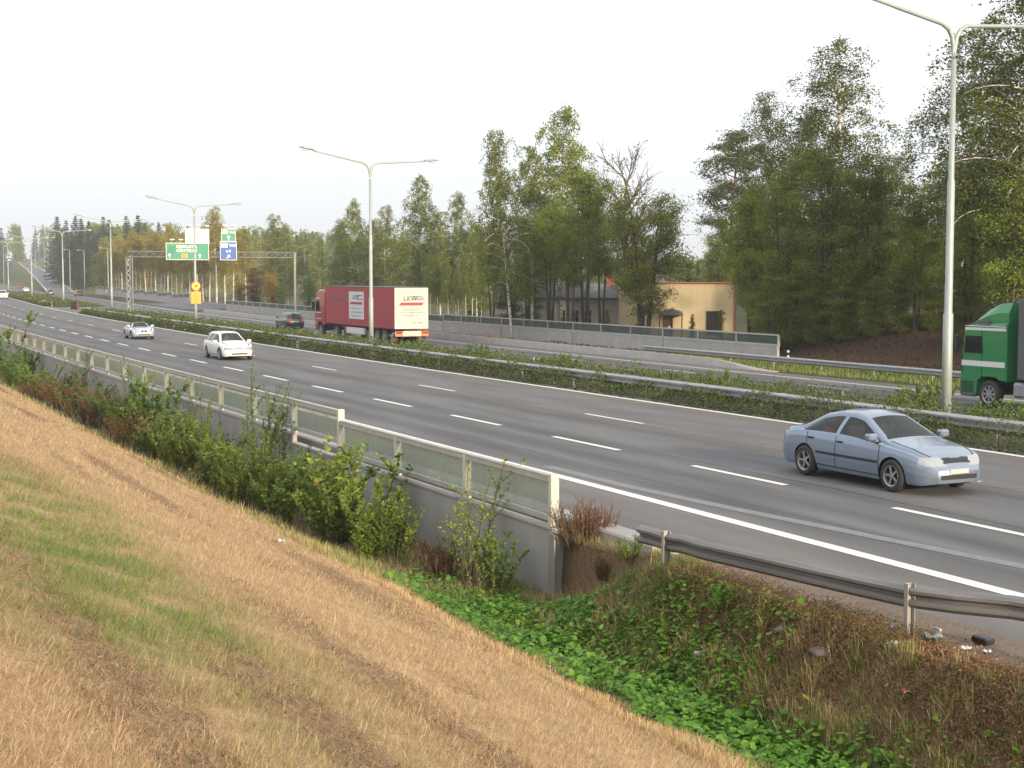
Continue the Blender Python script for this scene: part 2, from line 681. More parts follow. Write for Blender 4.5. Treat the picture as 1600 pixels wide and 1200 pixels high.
M['amber'] = pmat('amber_lens', (.75, .24, .02), .25, coat=.6)
M['plate'] = pmat('number_plate_white', (.46, .46, .43), .5)
M['interior'] = pmat('car_interior', (.05, .048, .045), .8)
M['seat'] = pmat('seat_fabric', (.11, .105, .10), .9)
M['wood'] = pmat('bark_brown', (.075, .058, .042), .9, col2=(.14, .115, .085), scale=9, bump=.5, streak=True)
M['dark_bark'] = pmat('bark_dark', (.045, .037, .030), .9, col2=(.085, .072, .056), scale=9, bump=.5, streak=True)
M['pine_bark'] = pmat('pine_bark', (.16, .085, .045), .9, col2=(.27, .15, .085), scale=6, bump=.5)


def birchbark():
    m, t, b = newmat('birch_bark')
    N = t.nodes
    tc = N.new('ShaderNodeTexCoord')
    mp = N.new('ShaderNodeMapping')
    mp.inputs['Scale'].default_value = (1.3, 1.3, 3.2)
    n = N.new('ShaderNodeTexNoise')
    n.inputs['Scale'].default_value = 1.8
    n.inputs['Detail'].default_value = 7
    n.inputs['Roughness'].default_value = .75
    r = N.new('ShaderNodeValToRGB')
    r.color_ramp.elements[0].position = .40
    r.color_ramp.elements[0].color = (.035, .03, .028, 1)
    r.color_ramp.elements[1].position = .50
    r.color_ramp.elements[1].color = (.66, .62, .56, 1)
    t.links.new(tc.outputs['Object'], mp.inputs[0])
    t.links.new(mp.outputs[0], n.inputs['Vector'])
    t.links.new(n.outputs['Fac'], r.inputs[0])
    t.links.new(r.outputs[0], b.inputs['Base Color'])
    b.inputs['Roughness'].default_value = .8
    return m


M['birch_bark'] = birchbark()
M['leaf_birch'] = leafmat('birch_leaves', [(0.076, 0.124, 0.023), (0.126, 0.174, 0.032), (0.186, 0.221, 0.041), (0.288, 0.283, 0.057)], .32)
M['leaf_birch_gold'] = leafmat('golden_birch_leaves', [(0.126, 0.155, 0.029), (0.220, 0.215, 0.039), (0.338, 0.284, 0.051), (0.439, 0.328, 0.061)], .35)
M['leaf_birch_mid'] = leafmat('shade_toned_birch_leaves', [(0.062, 0.095, 0.018), (0.096, 0.133, 0.024), (0.140, 0.165, 0.032), (0.204, 0.185, 0.040)], .32)  # darker copy of the birch leaves, the wood's shade put into the colour
M['leaf_dark'] = leafmat('dark_green_leaves', [(0.084, 0.139, 0.021), (0.140, 0.205, 0.029), (0.203, 0.264, 0.036), (0.292, 0.298, 0.041)], .3)
M['leaf_maple'] = leafmat('maple_leaves', [(0.081, 0.129, 0.020), (0.132, 0.187, 0.026), (0.193, 0.227, 0.032), (0.328, 0.242, 0.038)], .3)
M['leaf_yellow'] = leafmat('yellow_leaves', [(.22, .19, .03), (.36, .26, .03), (.42, .28, .04), (.30, .15, .03)], .35)
M['leaf_orange'] = leafmat('orange_leaves', [(.10, .09, .03), (.22, .12, .04), (.28, .15, .05), (.13, .12, .035)], .35)
M['needle'] = leafmat('spruce_needles', [(0.024, 0.048, 0.019), (0.039, 0.069, 0.025), (0.057, 0.087, 0.031)], .12)
M['needle_pine'] = leafmat('pine_needles', [(0.039, 0.063, 0.024), (0.068, 0.093, 0.031), (0.112, 0.112, 0.038)], .12)
M['leaf_shrub'] = leafmat('willow_leaves', [(0.079, 0.144, 0.024), (0.130, 0.213, 0.034), (0.198, 0.280, 0.052), (0.317, 0.328, 0.069)], .35)
M['leaf_shrub_dark'] = leafmat('dark_shrub_leaves', [(0.069, 0.139, 0.032), (0.114, 0.207, 0.042), (0.170, 0.262, 0.054)], .3)
M['leaf_red'] = leafmat('reddened_weed_leaves', [(0.140, 0.049, 0.031), (0.224, 0.070, 0.042), (0.140, 0.105, 0.035), (0.084, 0.105, 0.028)], .3)
M['leaf_rust'] = leafmat('rusty_seed_heads', [(.13, .055, .028), (.19, .085, .04), (.24, .13, .06)], .2)
M['hedge'] = leafmat('median_shrub_leaves', [(0.046, 0.077, 0.020), (0.077, 0.120, 0.028), (0.120, 0.159, 0.036), (0.176, 0.164, 0.046)], .25)
M['grass'] = leafmat('grass_blades', [(.29, .185, .092), (.46, .315, .168), (.62, .45, .265), (.76, .59, .39)], .3, tint=[(.070, .150, .020), (.105, .215, .032), (.18, .27, .05), (.28, .30, .09)])
M['ditch_leaf'] = leafmat('ditch_leaves', [(0.063, 0.162, 0.017), (0.105, 0.246, 0.025), (0.168, 0.323, 0.042)], .35, rough=.45)
M['litter_leaf'] = leafmat('fallen_leaves', [(.10, .042, .026), (.19, .075, .04), (.26, .12, .055), (.36, .20, .10)], .1)
M['thatch'] = leafmat('thatch_straw', [(.12, .07, .04), (.19, .12, .07), (.30, .20, .12)], .15)
M['litter_dark'] = leafmat('dark_fallen_leaves', [(.035, .018, .012), (.06, .03, .018), (.09, .048, .026)], .1)
M['bank_weed'] = leafmat('bank_weed_leaves', [(.10, .05, .03), (.18, .09, .048), (.24, .155, .07), (.17, .18, .05), (.33, .24, .13)], .25)
M['stem'] = pmat('shrub_stem', (.09, .065, .04), .9)

# ------------------------------------------------------------------ terrain
def grid_lines():
    xs = np.concatenate([[-900, -500, -300, -180, -110, -70, -45, -30, -20, -14, -10], np.arange(-7, 2, .5), np.arange(2, 10.0, .18),
                         [10.0, 10.05, 10.11, 10.2, 10.5], [10.9, 11.1, 11.3, 11.5, 11.7, 11.9, 12.15, 12.4], np.arange(13, 25, 2.0), np.arange(25, 34, 1.0), [34, 38, 42, 44.3, 44.6],
                         np.arange(45, 62, 1.0), np.arange(62, 110, 4), [115, 130, 150, 180, 230, 300, 420, 600, 900, 1500, 2500]])
    ys = np.concatenate([[-400, -200, -100, -50, -25, -12, -6], np.arange(-3, 34, .3), np.arange(34, 80, 1.0), np.arange(80, 260, 4.0),
                         np.arange(260, 700, 12.0), np.arange(700, 1500, 50.0), [1600, 1900, 2400, 3200, 4200]])
    return xs, ys


def terrain_colour(X, Y, xl):
    n = vnoise(X, Y, 1.2, 11) * .5 + .5
    n2 = vnoise(X, Y, 5, 12) * .5 + .5
    c = np.zeros(X.shape + (3,))

    def put(mask, col):
        c[mask] = col
    c[:] = (.085, .082, .038)
    mow = sstep(.15, .6, vnoise(X * 5.5, Y * .35, 1.0, 13))
    straw = np.stack([.25 + .08 * n, .165 + .06 * n, .092 + .035 * n], -1) * 1.4 * (1 - .38 * mow)[..., None]
    soil = np.stack([.10 + .04 * n2, .072 + .025 * n2, .048 + .015 * n2], -1)
    hill = xl < 7.5
    c[hill] = straw[hill]
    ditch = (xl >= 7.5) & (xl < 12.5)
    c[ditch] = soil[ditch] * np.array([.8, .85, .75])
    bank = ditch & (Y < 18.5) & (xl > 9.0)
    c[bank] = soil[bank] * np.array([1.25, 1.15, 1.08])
    sand = ditch & (Y < 18.5) & (xl > 10.3)
    c[sand] = np.stack([.16 + .04 * n2, .128 + .03 * n2, .10 + .02 * n2], -1)[sand]
    verge = (xl > 45) & (xl < 47.6) & (Y < 80)
    put(verge, (.055, .085, .022))
    slope = (xl >= 47.6) & (Y < 90)
    c[slope] = np.stack([.050 + .030 * n, .033 + .018 * n, .021 + .010 * n], -1)[slope]
    med = (xl > 23.5) & (xl < 33.5)
    put(med, (.055, .052, .03))
    gr = (Y > 380) & (xl > 43.5)
    c[gr] = np.stack([.09 + .05 * n, .105 + .02 * n, .032 + .01 * n], -1)[gr]
    return c


xs, ys = grid_lines()
XL, YY = np.meshgrid(xs, ys)
cw = np.clip(1 - (np.abs(XL) - 900) / 1600, 0, 1)
XX = XL + curve(YY)
ZZ = ground(XX, YY)
nx, ny = len(xs), len(ys)
tb = MB()
i = np.arange(ny - 1)[:, None] * nx
j = np.arange(nx - 1)[None]
tb.add(np.stack([XX, YY, ZZ], -1), np.stack([i + j, i + j + 1, i + nx + j + 1, i + nx + j], -1).reshape(-1, 4), 0,
       terrain_colour(XX, YY, XL).reshape(-1, 3))
tag(tb.build('ground', M['ground'], smooth=True), kind='structure')


def strip(mb, lat, s0, s1, z, step=3.0, a=True, fx=None):
    """sheet along the road between lateral offsets lat=[...]"""
    n = max(2, int((s1 - s0) / step) + 1)
    ss = np.linspace(s0, s1, n)
    lat = np.asarray(lat, float)
    L, SS = np.meshgrid(lat, ss)
    off = np.zeros_like(SS) if fx is None else fx(SS)
    V = np.stack([L + off + curve(SS), SS, z + elev(SS)], -1)
    k = len(lat)
    i = np.arange(n - 1)[:, None] * k
    j = np.arange(k - 1)[None]
    mb.add(V, np.stack([i + j, i + j + 1, i + k + j + 1, i + k + j], -1).reshape(-1, 4), 0, L.ravel() if a else None)


SEND = 1400
b_ = MB()
strip(b_, [10.9, 13, 16, 20, 24.0], -40, SEND, 0.0)
near_road = tag(b_.build('road', M['asphalt_near']), kind='structure')
b_ = MB()
strip(b_, [33.4, 36, 40, 44.35], -40, SEND, -1.0)
far_road = tag(b_.build('road', M['asphalt_far']), kind='structure')
b_ = MB()
ss = np.linspace(400, 1500, 140)
cx = ramp_xl(ss) + curve(ss)
zz = ramp_z(ss) + 0.05
lat = np.array([-4.2, -1.5, 1.5, 4.2])
V = np.stack([cx[:, None] + lat, np.repeat(ss[:, None], 4, 1), np.repeat(zz[:, None], 4, 1)], -1)
i = np.arange(139)[:, None] * 4
j = np.arange(3)[None]
b_.add(V, np.stack([i + j, i + j + 1, i + 5 + j, i + 4 + j], -1).reshape(-1, 4), 0, np.tile(lat, 140))
ramp = tag(b_.build('slip_road', M['asphalt_ramp']), kind='structure')
b_ = MB()      # paved bus bay that bulges out beyond the far carriageway
sa = np.linspace(196, 262, 40)
wd = 1.0 + 7.5 * sstep(196, 214, sa) * sstep(262, 236, sa)
hp = 0.75 * sstep(204, 222, sa) * sstep(258, 232, sa)
V = []
for q in (0, .35, .7, 1.0):
    V.append(np.stack([44.5 + wd * q + curve(sa), sa, -.93 + hp * math.sin(q * 2.6) + .1 * q], -1))
V = np.stack(V, 1)
i = np.arange(39)[:, None] * 4
j = np.arange(3)[None]
b_.add(V, np.stack([i + j, i + j + 1, i + 5 + j, i + 4 + j], -1).reshape(-1, 4), 0, np.zeros(160))
bay = tag(b_.build('pavement', M['asphalt_ramp']), kind='structure')

# gap in the median, paved
b_ = MB()
strip(b_, [24.0, 28, 33.4], 158, 190, -0.02, a=True)
tag(b_.build('pavement', M['asphalt_ramp']), kind='structure')

# painted markings, part of each road
lm = MB()
strip(lm, [12.98, 13.23], -30, 700, .006, a=False)
strip(lm, [23.3, 23.5], -30, 700, .006, a=False)
for k in range(-3, 70):
    s0 = 21.7 + k * 6.03
    strip(lm, [16.2, 16.36], s0, s0 + 3.1, .006, 1.6, a=False)
for k in range(-3, 45):
    s0 = 32.5 + k * 12.05
    strip(lm, [19.74, 19.86], s0, s0 + 3.1, .006, 1.6, a=False)
lm.build('lane_marking', M['paint'], near_road)
lm = MB()
strip(lm, [13.45, 13.72], -8, 26, .005, a=False, fx=lambda s: np.clip((22 - s) * .115, 0, None))
lm.build('erased_marking', M['old_paint'], near_road)
lm = MB()
for xq, wq, ph in ((16.72, .05, 0), (19.45, .04, 2), (14.4, .03, 4)):
    strip(lm, [xq, xq + wq], -20, 260, .003, 1.0, a=False, fx=lambda s, ph=ph: .05 * np.sin(s * .35 + ph) + .02 * np.sin(s * 1.9 + ph))
lm.build('tar_seam', M['tar'], near_road)
lm = MB()
strip(lm, [42.7, 42.88], -30, 400, -.993, a=False)
strip(lm, [33.9, 34.05], -30, 700, -.993, a=False)
for k in range(-3, 50):
    s0 = 49.5 + k * 12.05
    strip(lm, [40.33, 40.46], s0, s0 + 3.1, -.993, 1.6, a=False)
    strip(lm, [36.93, 37.05], s0 + 3, s0 + 6.1, -.993, 1.6, a=False)
lm.build('lane_marking', M['paint'], far_road)
lm = MB()
for o in (-3.6, 3.5):
    V = np.stack([np.stack([cx + o + d, ss, zz + .03], -1) for d in (-.14, .14)], 1)
    i = np.arange(139)[:, None] * 2
    lm.add(V, np.concatenate([i, i + 1, i + 3, i + 2], 1), 0)
lm.build('lane_marking', M['paint'], ramp)


# ------------------------------------------------------------------ guard rails
WPROF = [(0, .31), (.035, .29), (.075, .25), (.075, .21), (.015, .165), (.015, .145), (.075, .10), (.075, .06), (.035, .02), (0, 0)]


def w_outline(side):
    p = [(a * side, b) for a, b in WPROF]
    q = [(a * side - .008 * side, b) for a, b in WPROF][::-1]
    return p + q


def guard_rail(lab, path, face, post_every, group=None, ztop=.6, mat='galv', post_side=-1, post_h=.75, post_top=.0, hk=1.0, first=.75):
    """path: list of (x, y, z_top); face=+1 the beam bulges towards +X"""
    P = np.array(path, float)
    root = empty('guard_rail', P[0] - np.array([0, 0, ztop]), 0, lab, 'guard rail', group)
    o = P[0] - np.array([0, 0, ztop])
    T = np.gradient(P, axis=0)
    T[:, 2] = 0
    T /= np.linalg.norm(T, axis=1)[:, None]
    fr = []
    for p, t in zip(P, T):
        nrm = np.array([t[1], -t[0], 0])
        fr.append((p - o - np.array([0, 0, .31 * hk]), nrm, np.array([0, 0, hk])))
    mb = MB()
    mb.extrude(w_outline(face), fr)
    mb.build('beam', M[mat], root)
    # posts
    d = np.r_[0, np.cumsum(np.linalg.norm(np.diff(P, axis=0), axis=1))]
    me = None
    for q in np.arange(first, d[-1], post_every):
        p = np.array([np.interp(q, d, P[:, k]) for k in range(3)]) - o
        if me is None:
            mb = MB()
            h = post_h
            for (x0, x1, y0, y1) in ((-.05, .05, -.004, .004), (-.052, -.044, -.055, .0), (.044, .052, -.055, .0)):
                mb.box(x0 + post_side * face * .062, x1 + post_side * face * .062, y0, y1, -h, post_top)
            me = mb.mesh('post', M['galv_dull'])
        link('post', me, root, p)
    return root


def lat_path(xl, s0, s1, z, step=4.0):
    n = max(2, int((s1 - s0) / step) + 1)
    out = []
    for s in np.linspace(s0, s1, n):
        p = road_pt(xl, s, z)
        out.append(tuple(p))
    return out


guard_rail('long steel guard rail on the near side of the shrubby median', lat_path(24.35, 4, 157, .62), -1, 4.0, 'median guard rails', .62)
guard_rail('steel guard rail on the far side of the median with short pale post tops', lat_path(33.0, 12, 157, -.32), 1, 4.0, 'median guard rails', .62, post_top=.14)
guard_rail('distant piece of guard rail beyond the gap in the median', lat_path(24.4, 192, 330, .6, 6), -1, 4.0, 'median guard rails', .62)
guard_rail('steel guard rail beside the green verge beyond the far carriageway', lat_path(46.0, 10, 76, -.33), -1, 4.0, None, .62, post_side=-1)
# near rail: bends outwards and is dented at its free end
npth = []
for s, x, z in [(16.2, 9.84, .595), (15.9, 9.86, .60), (15.6, 9.88, .585), (15.3, 9.93, .60), (14.9, 9.95, .592), (14, 10.04, .605), (13, 10.16, .61), (12.3, 10.25, .615), (11.7, 10.34, .62), (11.2, 10.54, .635), (10.7, 10.81, .655), (10.2, 10.97, .66), (9.4, 11.03, .65), (6, 11.05, .6), (0, 11.08, .6), (-8, 11.1, .6)]:
    npth.append((x, s, z))
guard_rail('weathered guard rail in the foreground with a dented free end', npth, 1, 3.98, None, .56, 'rail_worn', post_side=-1, post_h=.72, post_top=.03, hk=.78, first=.62)

# ------------------------------------------------------------------ kerbs
kb = MB()
pro = [(0, -.3), (0, .40), (.10, .42), (.30, .42), (.38, -.02), (.38, -.3)]
sk = np.r_[np.linspace(60.5, 66.5, 8), np.linspace(70, 196, 30)]
fr = []
for s in sk:
    k = .04 + .96 * sstep(60.5, 67.5, s)
    p = road_pt(44.42, s, -1.0)
    fr.append((np.array(p), np.array([1.0, 0, 0]), np.array([0, 0, k])))
kb.extrude([(-a + .38, b) for a, b in pro][::-1], fr)
tag(kb.build('concrete_kerb', M['concrete_pale']), 'long low pale concrete kerb barrier beyond the far carriageway', 'kerb')
kb = MB()
fr = [(np.array(road_pt(10.45, s, 0)), np.array([1.0, 0, 0]), np.array([0, 0, 1.0])) for s in np.r_[16.9, np.linspace(17.2, 110, 42)]]
kb.extrude([(0, -.4), (0, .13), (.03, .16), (.40, .16), (.44, .12), (.44, -.1)][::-1], fr)
tag(kb.build('concrete_kerb', M['concrete']), 'broken ended concrete kerb along the near shoulder behind the guard rail', 'kerb')

# ------------------------------------------------------------------ noise barriers
def frame_along(xl, s, z=0.0):
    p = road_pt(xl, s, z)
    return np.array(p)


def seg_matrix(p, q):
    """local x along p->q (horizontal), local y across (to the right of travel), z up"""
    d = q - p
    L = float(np.linalg.norm(d[:2]))
    ux = np.array([d[0], d[1], 0]) / L
    uy = np.array([ux[1], -ux[0], 0])
    m = Matrix(((ux[0], uy[0], 0, p[0]), (ux[1], uy[1], 0, p[1]), (d[2] / L, 0, 1, p[2]), (0, 0, 0, 1)))
    return m, L


M['barrier_glass'] = None
gm, t_, b__ = newmat('barrier_glass')
b__.inputs['Base Color'].default_value = (.40, .43, .39, 1)
b__.inputs['Roughness'].default_value = .12
N_ = t_.nodes
tr_ = N_.new('ShaderNodeBsdfTransparent')
tr_.inputs[0].default_value = (.86, .92, .88, 1)
ms_ = N_.new('ShaderNodeMixShader')
geo_ = N_.new('ShaderNodeTexCoord')
no_ = N_.new('ShaderNodeTexNoise')
no_.inputs['Scale'].default_value = 2.5
no_.inputs['Detail'].default_value = 8
mr_ = N_.new('ShaderNodeMapRange')
mr_.inputs['From Min'].default_value = .3
mr_.inputs['From Max'].default_value = .75
mr_.inputs['To Min'].default_value = .62
mr_.inputs['To Max'].default_value = .40
t_.links.new(geo_.outputs['Object'], no_.inputs['Vector'])
t_.links.new(no_.outputs['Fac'], mr_.inputs['Value'])
t_.links.new(mr_.outputs[0], ms_.inputs[0])
t_.links.new(b__.outputs[0], ms_.inputs[1])
t_.links.new(tr_.outputs[0], ms_.inputs[2])
t_.links.new(ms_.outputs[0], N_['Material Output'].inputs[0])
M['barrier_glass'] = gm
M['barrier_glass_dark'] = glassmat('dusty_barrier_glass', (.10, .125, .12), .38, .15)

# near barrier
WX, W0, WS = 10.0, 18.9, 3.1
root = empty('noise_barrier', road_pt(WX, W0, -.9), 0, 'grey concrete noise barrier topped with framed glass panels above the ditch', 'noise barrier')
O = np.array(road_pt(WX, W0, -.9))
nseg = 28
for k in range(nseg):
    s0, s1 = W0 + k * WS, W0 + (k + 1) * WS
    up = 0.0 if k < 3 else 0.2
    p, q = frame_along(WX, s0) - O, frame_along(WX, s1) - O
    Mx, L = seg_matrix(p, q)
    zt, zc = .90 + up, .14 + up
    if k % 2 == 0:                                   # concrete elements are two bays long
        q2 = frame_along(WX, s1 + WS) - O
        M2, L2 = seg_matrix(p, q2)
        mb = MB()
        zc2 = zc if k != 2 else .14
        mb.box(.012, L2 - .012, -.06, .06, -1.1, zc2 - .05, 0, M2, .008)
        mb.box(.004, L2 - .004, -.085, .085, zc2 - .05, zc2, 0, M2, .008)
        mb.build('concrete_panel', M['concrete'], root)
        mb = MB()
        mb.box(-.07, .07, -.075, -.0605, -1.1, zc2 - .054, 0, M2, .004)
        mb.build('pilaster', M['concrete'], root)
    mb = MB()
    mb.box(.05, L - .05, -.008, .008, zc + .16, zt - .10, 0, Mx)
    mb.build('glass_panel', M['barrier_glass'], root)
    mb = MB()
    mb.box(.03, L - .03, -.045, .045, zt - .11, zt - .035, 0, Mx, .006)
    mb.build('top_rail', M['alu'], root)
    mb = MB()
    mb.box(.0, L, -.052, .052, zt - .0345, zt, 0, Mx, .005)
    mb.build('handrail_cap', M['concrete_pale'], root)
    mb = MB()
    mb.box(.05, L - .05, -.04, .04, zc + .07, zc + .16, 0, Mx, .006)
    mb.build('bottom_rail', M['alu'], root)
    mb = MB()
    big = k in (0, 3)
    mb.box(-.03, .07, -.075 if big else -.06, .06, zc + .004, zt + (.02 if big else -.034), 0, Mx, .006)
    mb.build('post', M['cream_post'] if big or k > 0 else M['cream_post'], root)
# H-section column at the free end
mb = MB()
mb.box(-.19, -.01, -.105, -.09, -1.2, .05)
mb.box(-.19, -.01, .125, .14, -1.2, .05)
mb.box(-.10, -.085, -.09, .125, -1.2, .05)
V0 = MB()
Me, _ = seg_matrix(frame_along(WX, W0) - O, frame_along(WX, W0 + 1) - O)
V0.v = [xf(v, Me) for v in mb.v]
V0.f, V0.n = mb.f, mb.n
V0.build('end_column', M['galv_dull'], root)
mb = MB()
mb.box(-.16, .0, -.06, .07, .055, .135, 0, Me, .01)
mb.build('base_shoe', M['cream_post'], root)


def far_barrier(lab, xl, s0, s1, bay, ztop, hglass, group, steps=None, glass='barrier_glass_dark', zoff=None):
    o = np.array(road_pt(xl, s0, -1.0))
    root = empty('noise_barrier', o, 0, lab, 'noise barrier', group)
    n = int(round((s1 - s0) / bay))
    bay = (s1 - s0) / n
    for k in range(n):
        a, b = s0 + k * bay, s0 + (k + 1) * bay
        p, q = frame_along(xl, a) - o, frame_along(xl, b) - o
        Mx, L = seg_matrix(p, q)
        zt = ztop + (0 if zoff is None else zoff(k))
        zc = zt - hglass
        mb = MB()
        mb.box(.01, L - .01, -.07, .07, -1.2, zc - .06, 0, Mx)
        mb.box(.0, L, -.09, .09, zc - .06, zc, 0, Mx)
        mb.build('concrete_panel', M['concrete_pale'], root)
        mb = MB()
        mb.box(.05, L - .05, -.01, .01, zc + .07, zt - .07, 0, Mx)
        mb.build('glass_panel', M[glass], root)
        mb = MB()
        mb.box(0, L, -.045, .045, zt - .08, zt, 0, Mx)
        mb.box(.06, L - .06, -.04, .04, zc + .004, zc + .08, 0, Mx)
        mb.build('rail', M['alu'], root)
        mb = MB()
        mb.box(-.05, .05, -.06, .06, zc + .002, zt - .082, 0, Mx)
        if k % 3 == 0:
            mb.box(-.06, .06, -.13, -.092, -1.1, zc - .002, 0, Mx)
        mb.build('post', M['alu'], root)
    return root


far_barrier('noise barrier of pale concrete and dark glass in front of the yellow house', 48.0, 65, 113, 4.0, .68, .62, 'far noise barriers')
far_barrier('noise barrier of concrete and glass running on behind the red lorry', 48.0, 113, 198, 4.25, .60, .62, 'far noise barriers')
far_barrier('stepped grey noise barrier below the row of white birch trunks', 50.5, 243, 392, 6.2, 1.0, .75, 'far noise barriers', zoff=lambda k: -.14 * ((k * 7) % 3) + .012 * k)

# ------------------------------------------------------------------ lamp posts
def arm_curve(L, rise):
    pts = [(0, -.9), (0.0, -.55), (.05, -.3), (.18, -.1), (.42, 0.02)]
    n = 8
    for k in range(1, n + 1):
        t = k / n
        pts.append((.42 + (L - .42) * t, .02 + rise * t))
    return pts


def lamp_head(x, z, sx, root, ang):
    mb = MB()
    n, ss_ = 12, 10
    P, rr = [], []
    V, Fq = [], []
    for i_ in range(n):
        t = i_ / (n - 1)
        r = .03 + .14 * math.sin(math.pi * min(1, t * .86 + .10)) ** .7
        for j_ in range(ss_):
            a = 2 * math.pi * j_ / ss_
            V.append((x + sx * t * .85, r * math.cos(a), z + ang * t * .85 + .62 * r * math.sin(a) * (1 if math.sin(a) > 0 else .45) + .03))
    for i_ in range(n - 1):
        for j_ in range(ss_):
            Fq.append((i_ * ss_ + j_, i_ * ss_ + (j_ + 1) % ss_, (i_ + 1) * ss_ + (j_ + 1) % ss_, (i_ + 1) * ss_ + j_))
    Fq.append(tuple(range(ss_))[::-1])
    Fq.append(tuple(range((n - 1) * ss_, n * ss_)))
    mb.add(V, Fq)
    h = mb.build('lamp_head', M['lamp_paint'], root, smooth=True)
    mb = MB()
    mb.lathe([(.001, -.115), (.05, -.11), (.085, -.085), (.10, -.03)], 12, M=Matrix.Translation((x + sx * .5, 0, z + ang * .5 + .0)) @ Matrix.Diagonal((2.2, 1, 1, 1)))
    mb.build('lamp_glass', M['lamp_glass'], h, smooth=True)


def lamp_double(p, rz, lab, H=10.9, L=3.35, rises=(.58, .20)):
    root = empty('street_lamp', p, rz, lab, 'street lamp', 'double armed street lamps')
    mb = MB()
    z1, z2 = H * .29, H * .62
    mb.tube([(0, 0, -.8), (0, 0, z1), (0, 0, z1 + .05), (0, 0, z2), (0, 0, z2 + .05), (0, 0, H - .9)], [.14, .135, .105, .10, .078, .072], 14)
    mb.build('pole', M['lamp_paint'], root, smooth=True)
    mb = MB()
    mb.tube([(0, 0, .55), (0, 0, .57)], [.142, .142], 14)
    mb.build('joint_ring', M['black'], root)
    for sx in (-1, 1):
        rise = rises[0] if sx < 0 else rises[1]
        mb = MB()
        mb.tube([(sx * (a + .03), 0, H + b) for a, b in arm_curve(L, rise)], [.065] * 4 + [.055] * 5 + [.045] * 4, 10)
        mb.build('arm', M['lamp_paint'], root, smooth=True)
        lamp_head(sx * L, H + .02 + rise, sx, root, rise / L)
    return root


def lamp_single(p, rz, lab, H=9.5, L=1.0):
    root = empty('street_lamp', p, rz, lab, 'street lamp', 'single street lamps by the slip road')
    mb = MB()
    mb.tube([(0, 0, -.8), (0, 0, 3), (0, 0, H)], [.13, .10, .075], 10)
    mb.build('pole', M['lamp_paint'], root, smooth=True)
    mb = MB()
    mb.tube([(0, 0, H - .05), (-.2, 0, H + .1), (-L, 0, H + .18)], [.055, .05, .05], 8)
    mb.build('arm', M['lamp_paint'], root, smooth=True)
    lamp_head(-L, H + .18, -1, root, .05)
    return root


LAMPS = [(1483, 40.0, 'tall pale double armed street lamp standing beside the green lorry', 10.9), (579.5, 84.6, 'double armed street lamp in front of the red lorry', 10.9),
         (305, 129, 'double armed street lamp carrying the orange road works sign', 10.4), (174, 176, 'double armed street lamp next to the left leg of the sign gantry', 11.0),
         (98.5, 211, 'double armed street lamp beside the dark cabinet on the median', 11.0), (49.5, 260, 'double armed street lamp rising in front of the grassy wedge', 11.0),
         (13, 318, 'farthest double armed street lamp at the left edge of the view', 11.0)]
LP = []
for px, D, lab, H in LAMPS:
    p = at_d(px, D)
    p[2] = float(ground(p[0], p[1], False)) - .05
    top = {1483: 40, 579.5: 255, 305: 322, 174: 346, 98.5: 362, 49.5: 373, 13: 379}[px]
    d = at_d(px, D, top)
    Hn = d[2] - p[2]
    rz = road_rot(p[1])
    LP.append((p, rz))
    lamp_double(p, rz, lab, Hn)
for px, D, top, lab in [(169, 305, 389, 'single street lamp behind the stepped noise barrier'), (132, 385, 392, 'single street lamp to the right of the slip road entry'),
                        (109.5, 415, 391, 'single street lamp where the slip road starts to climb'), (84, 520, 382, 'single street lamp halfway up the slip road hill'),
                        (70, 600, 379, 'pale slender street lamp high on the slip road'), (56, 690, 375, 'street lamp near the top of the slip road hill'), (6, 560, 379, 'single street lamp at the far left by the main carriageway')]:
    p = at_d(px, D)
    p[2] = float(ground(p[0], p[1], False))
    lamp_single(p, road_rot(p[1]) - .1, lab, at_d(px, D, top)[2] - p[2])

# ------------------------------------------------------------------ lettering
def text(mb, s, x, z, h, y, m=0, align='LEFT', shear=0.0, wfac=1.0, ext=.004):
    cu = bpy.data.curves.new('lettering', 'FONT')
    cu.body = s
    cu.size = h * 1.37
    cu.align_x = align
    cu.shear = shear
    cu.extrude = ext
    cu.resolution_u = 3
    cu.offset = h * .028
    o = bpy.data.objects.new('lettering', cu)
    COL.objects.link(o)
    dg = bpy.context.evaluated_depsgraph_get()
    me = bpy.data.meshes.new_from_object(o.evaluated_get(dg))
    V = np.array([v.co[:] for v in me.vertices]) if len(me.vertices) else np.zeros((0, 3))
    Fc = [tuple(p.vertices) for p in me.polygons]
    if len(V):
        mb.add(np.stack([V[:, 0] * wfac + x, y - V[:, 2], V[:, 1] + z], -1), Fc, m)
    bpy.data.objects.remove(o)
    bpy.data.meshes.remove(me)
    bpy.data.curves.remove(cu)


def prism(mb, pts, y0, y1, m=0):
    """outline in x,z given thickness along y"""
    n = len(pts)
    V = [(a, y0, b) for a, b in pts] + [(a, y1, b) for a, b in pts]
    Fc = [tuple(range(n)), tuple(range(n, 2 * n))[::-1]] + [(k, n + k, n + (k + 1) % n, (k + 1) % n) for k in range(n)]
    mb.add(V, Fc, m)


def arrow(mb, x, z, h, y, m=0, rot=0.0):
    p = [(-.11, -.5), (.11, -.5), (.11, .05), (.40, .05), (0, .5), (-.40, .05), (-.11, .05)]
    c, s = math.cos(rot), math.sin(rot)
    prism(mb, [(x + h * (a * c - b * s), z + h * (a * s + b * c)) for a, b in p], y - .004, y + .002, m)


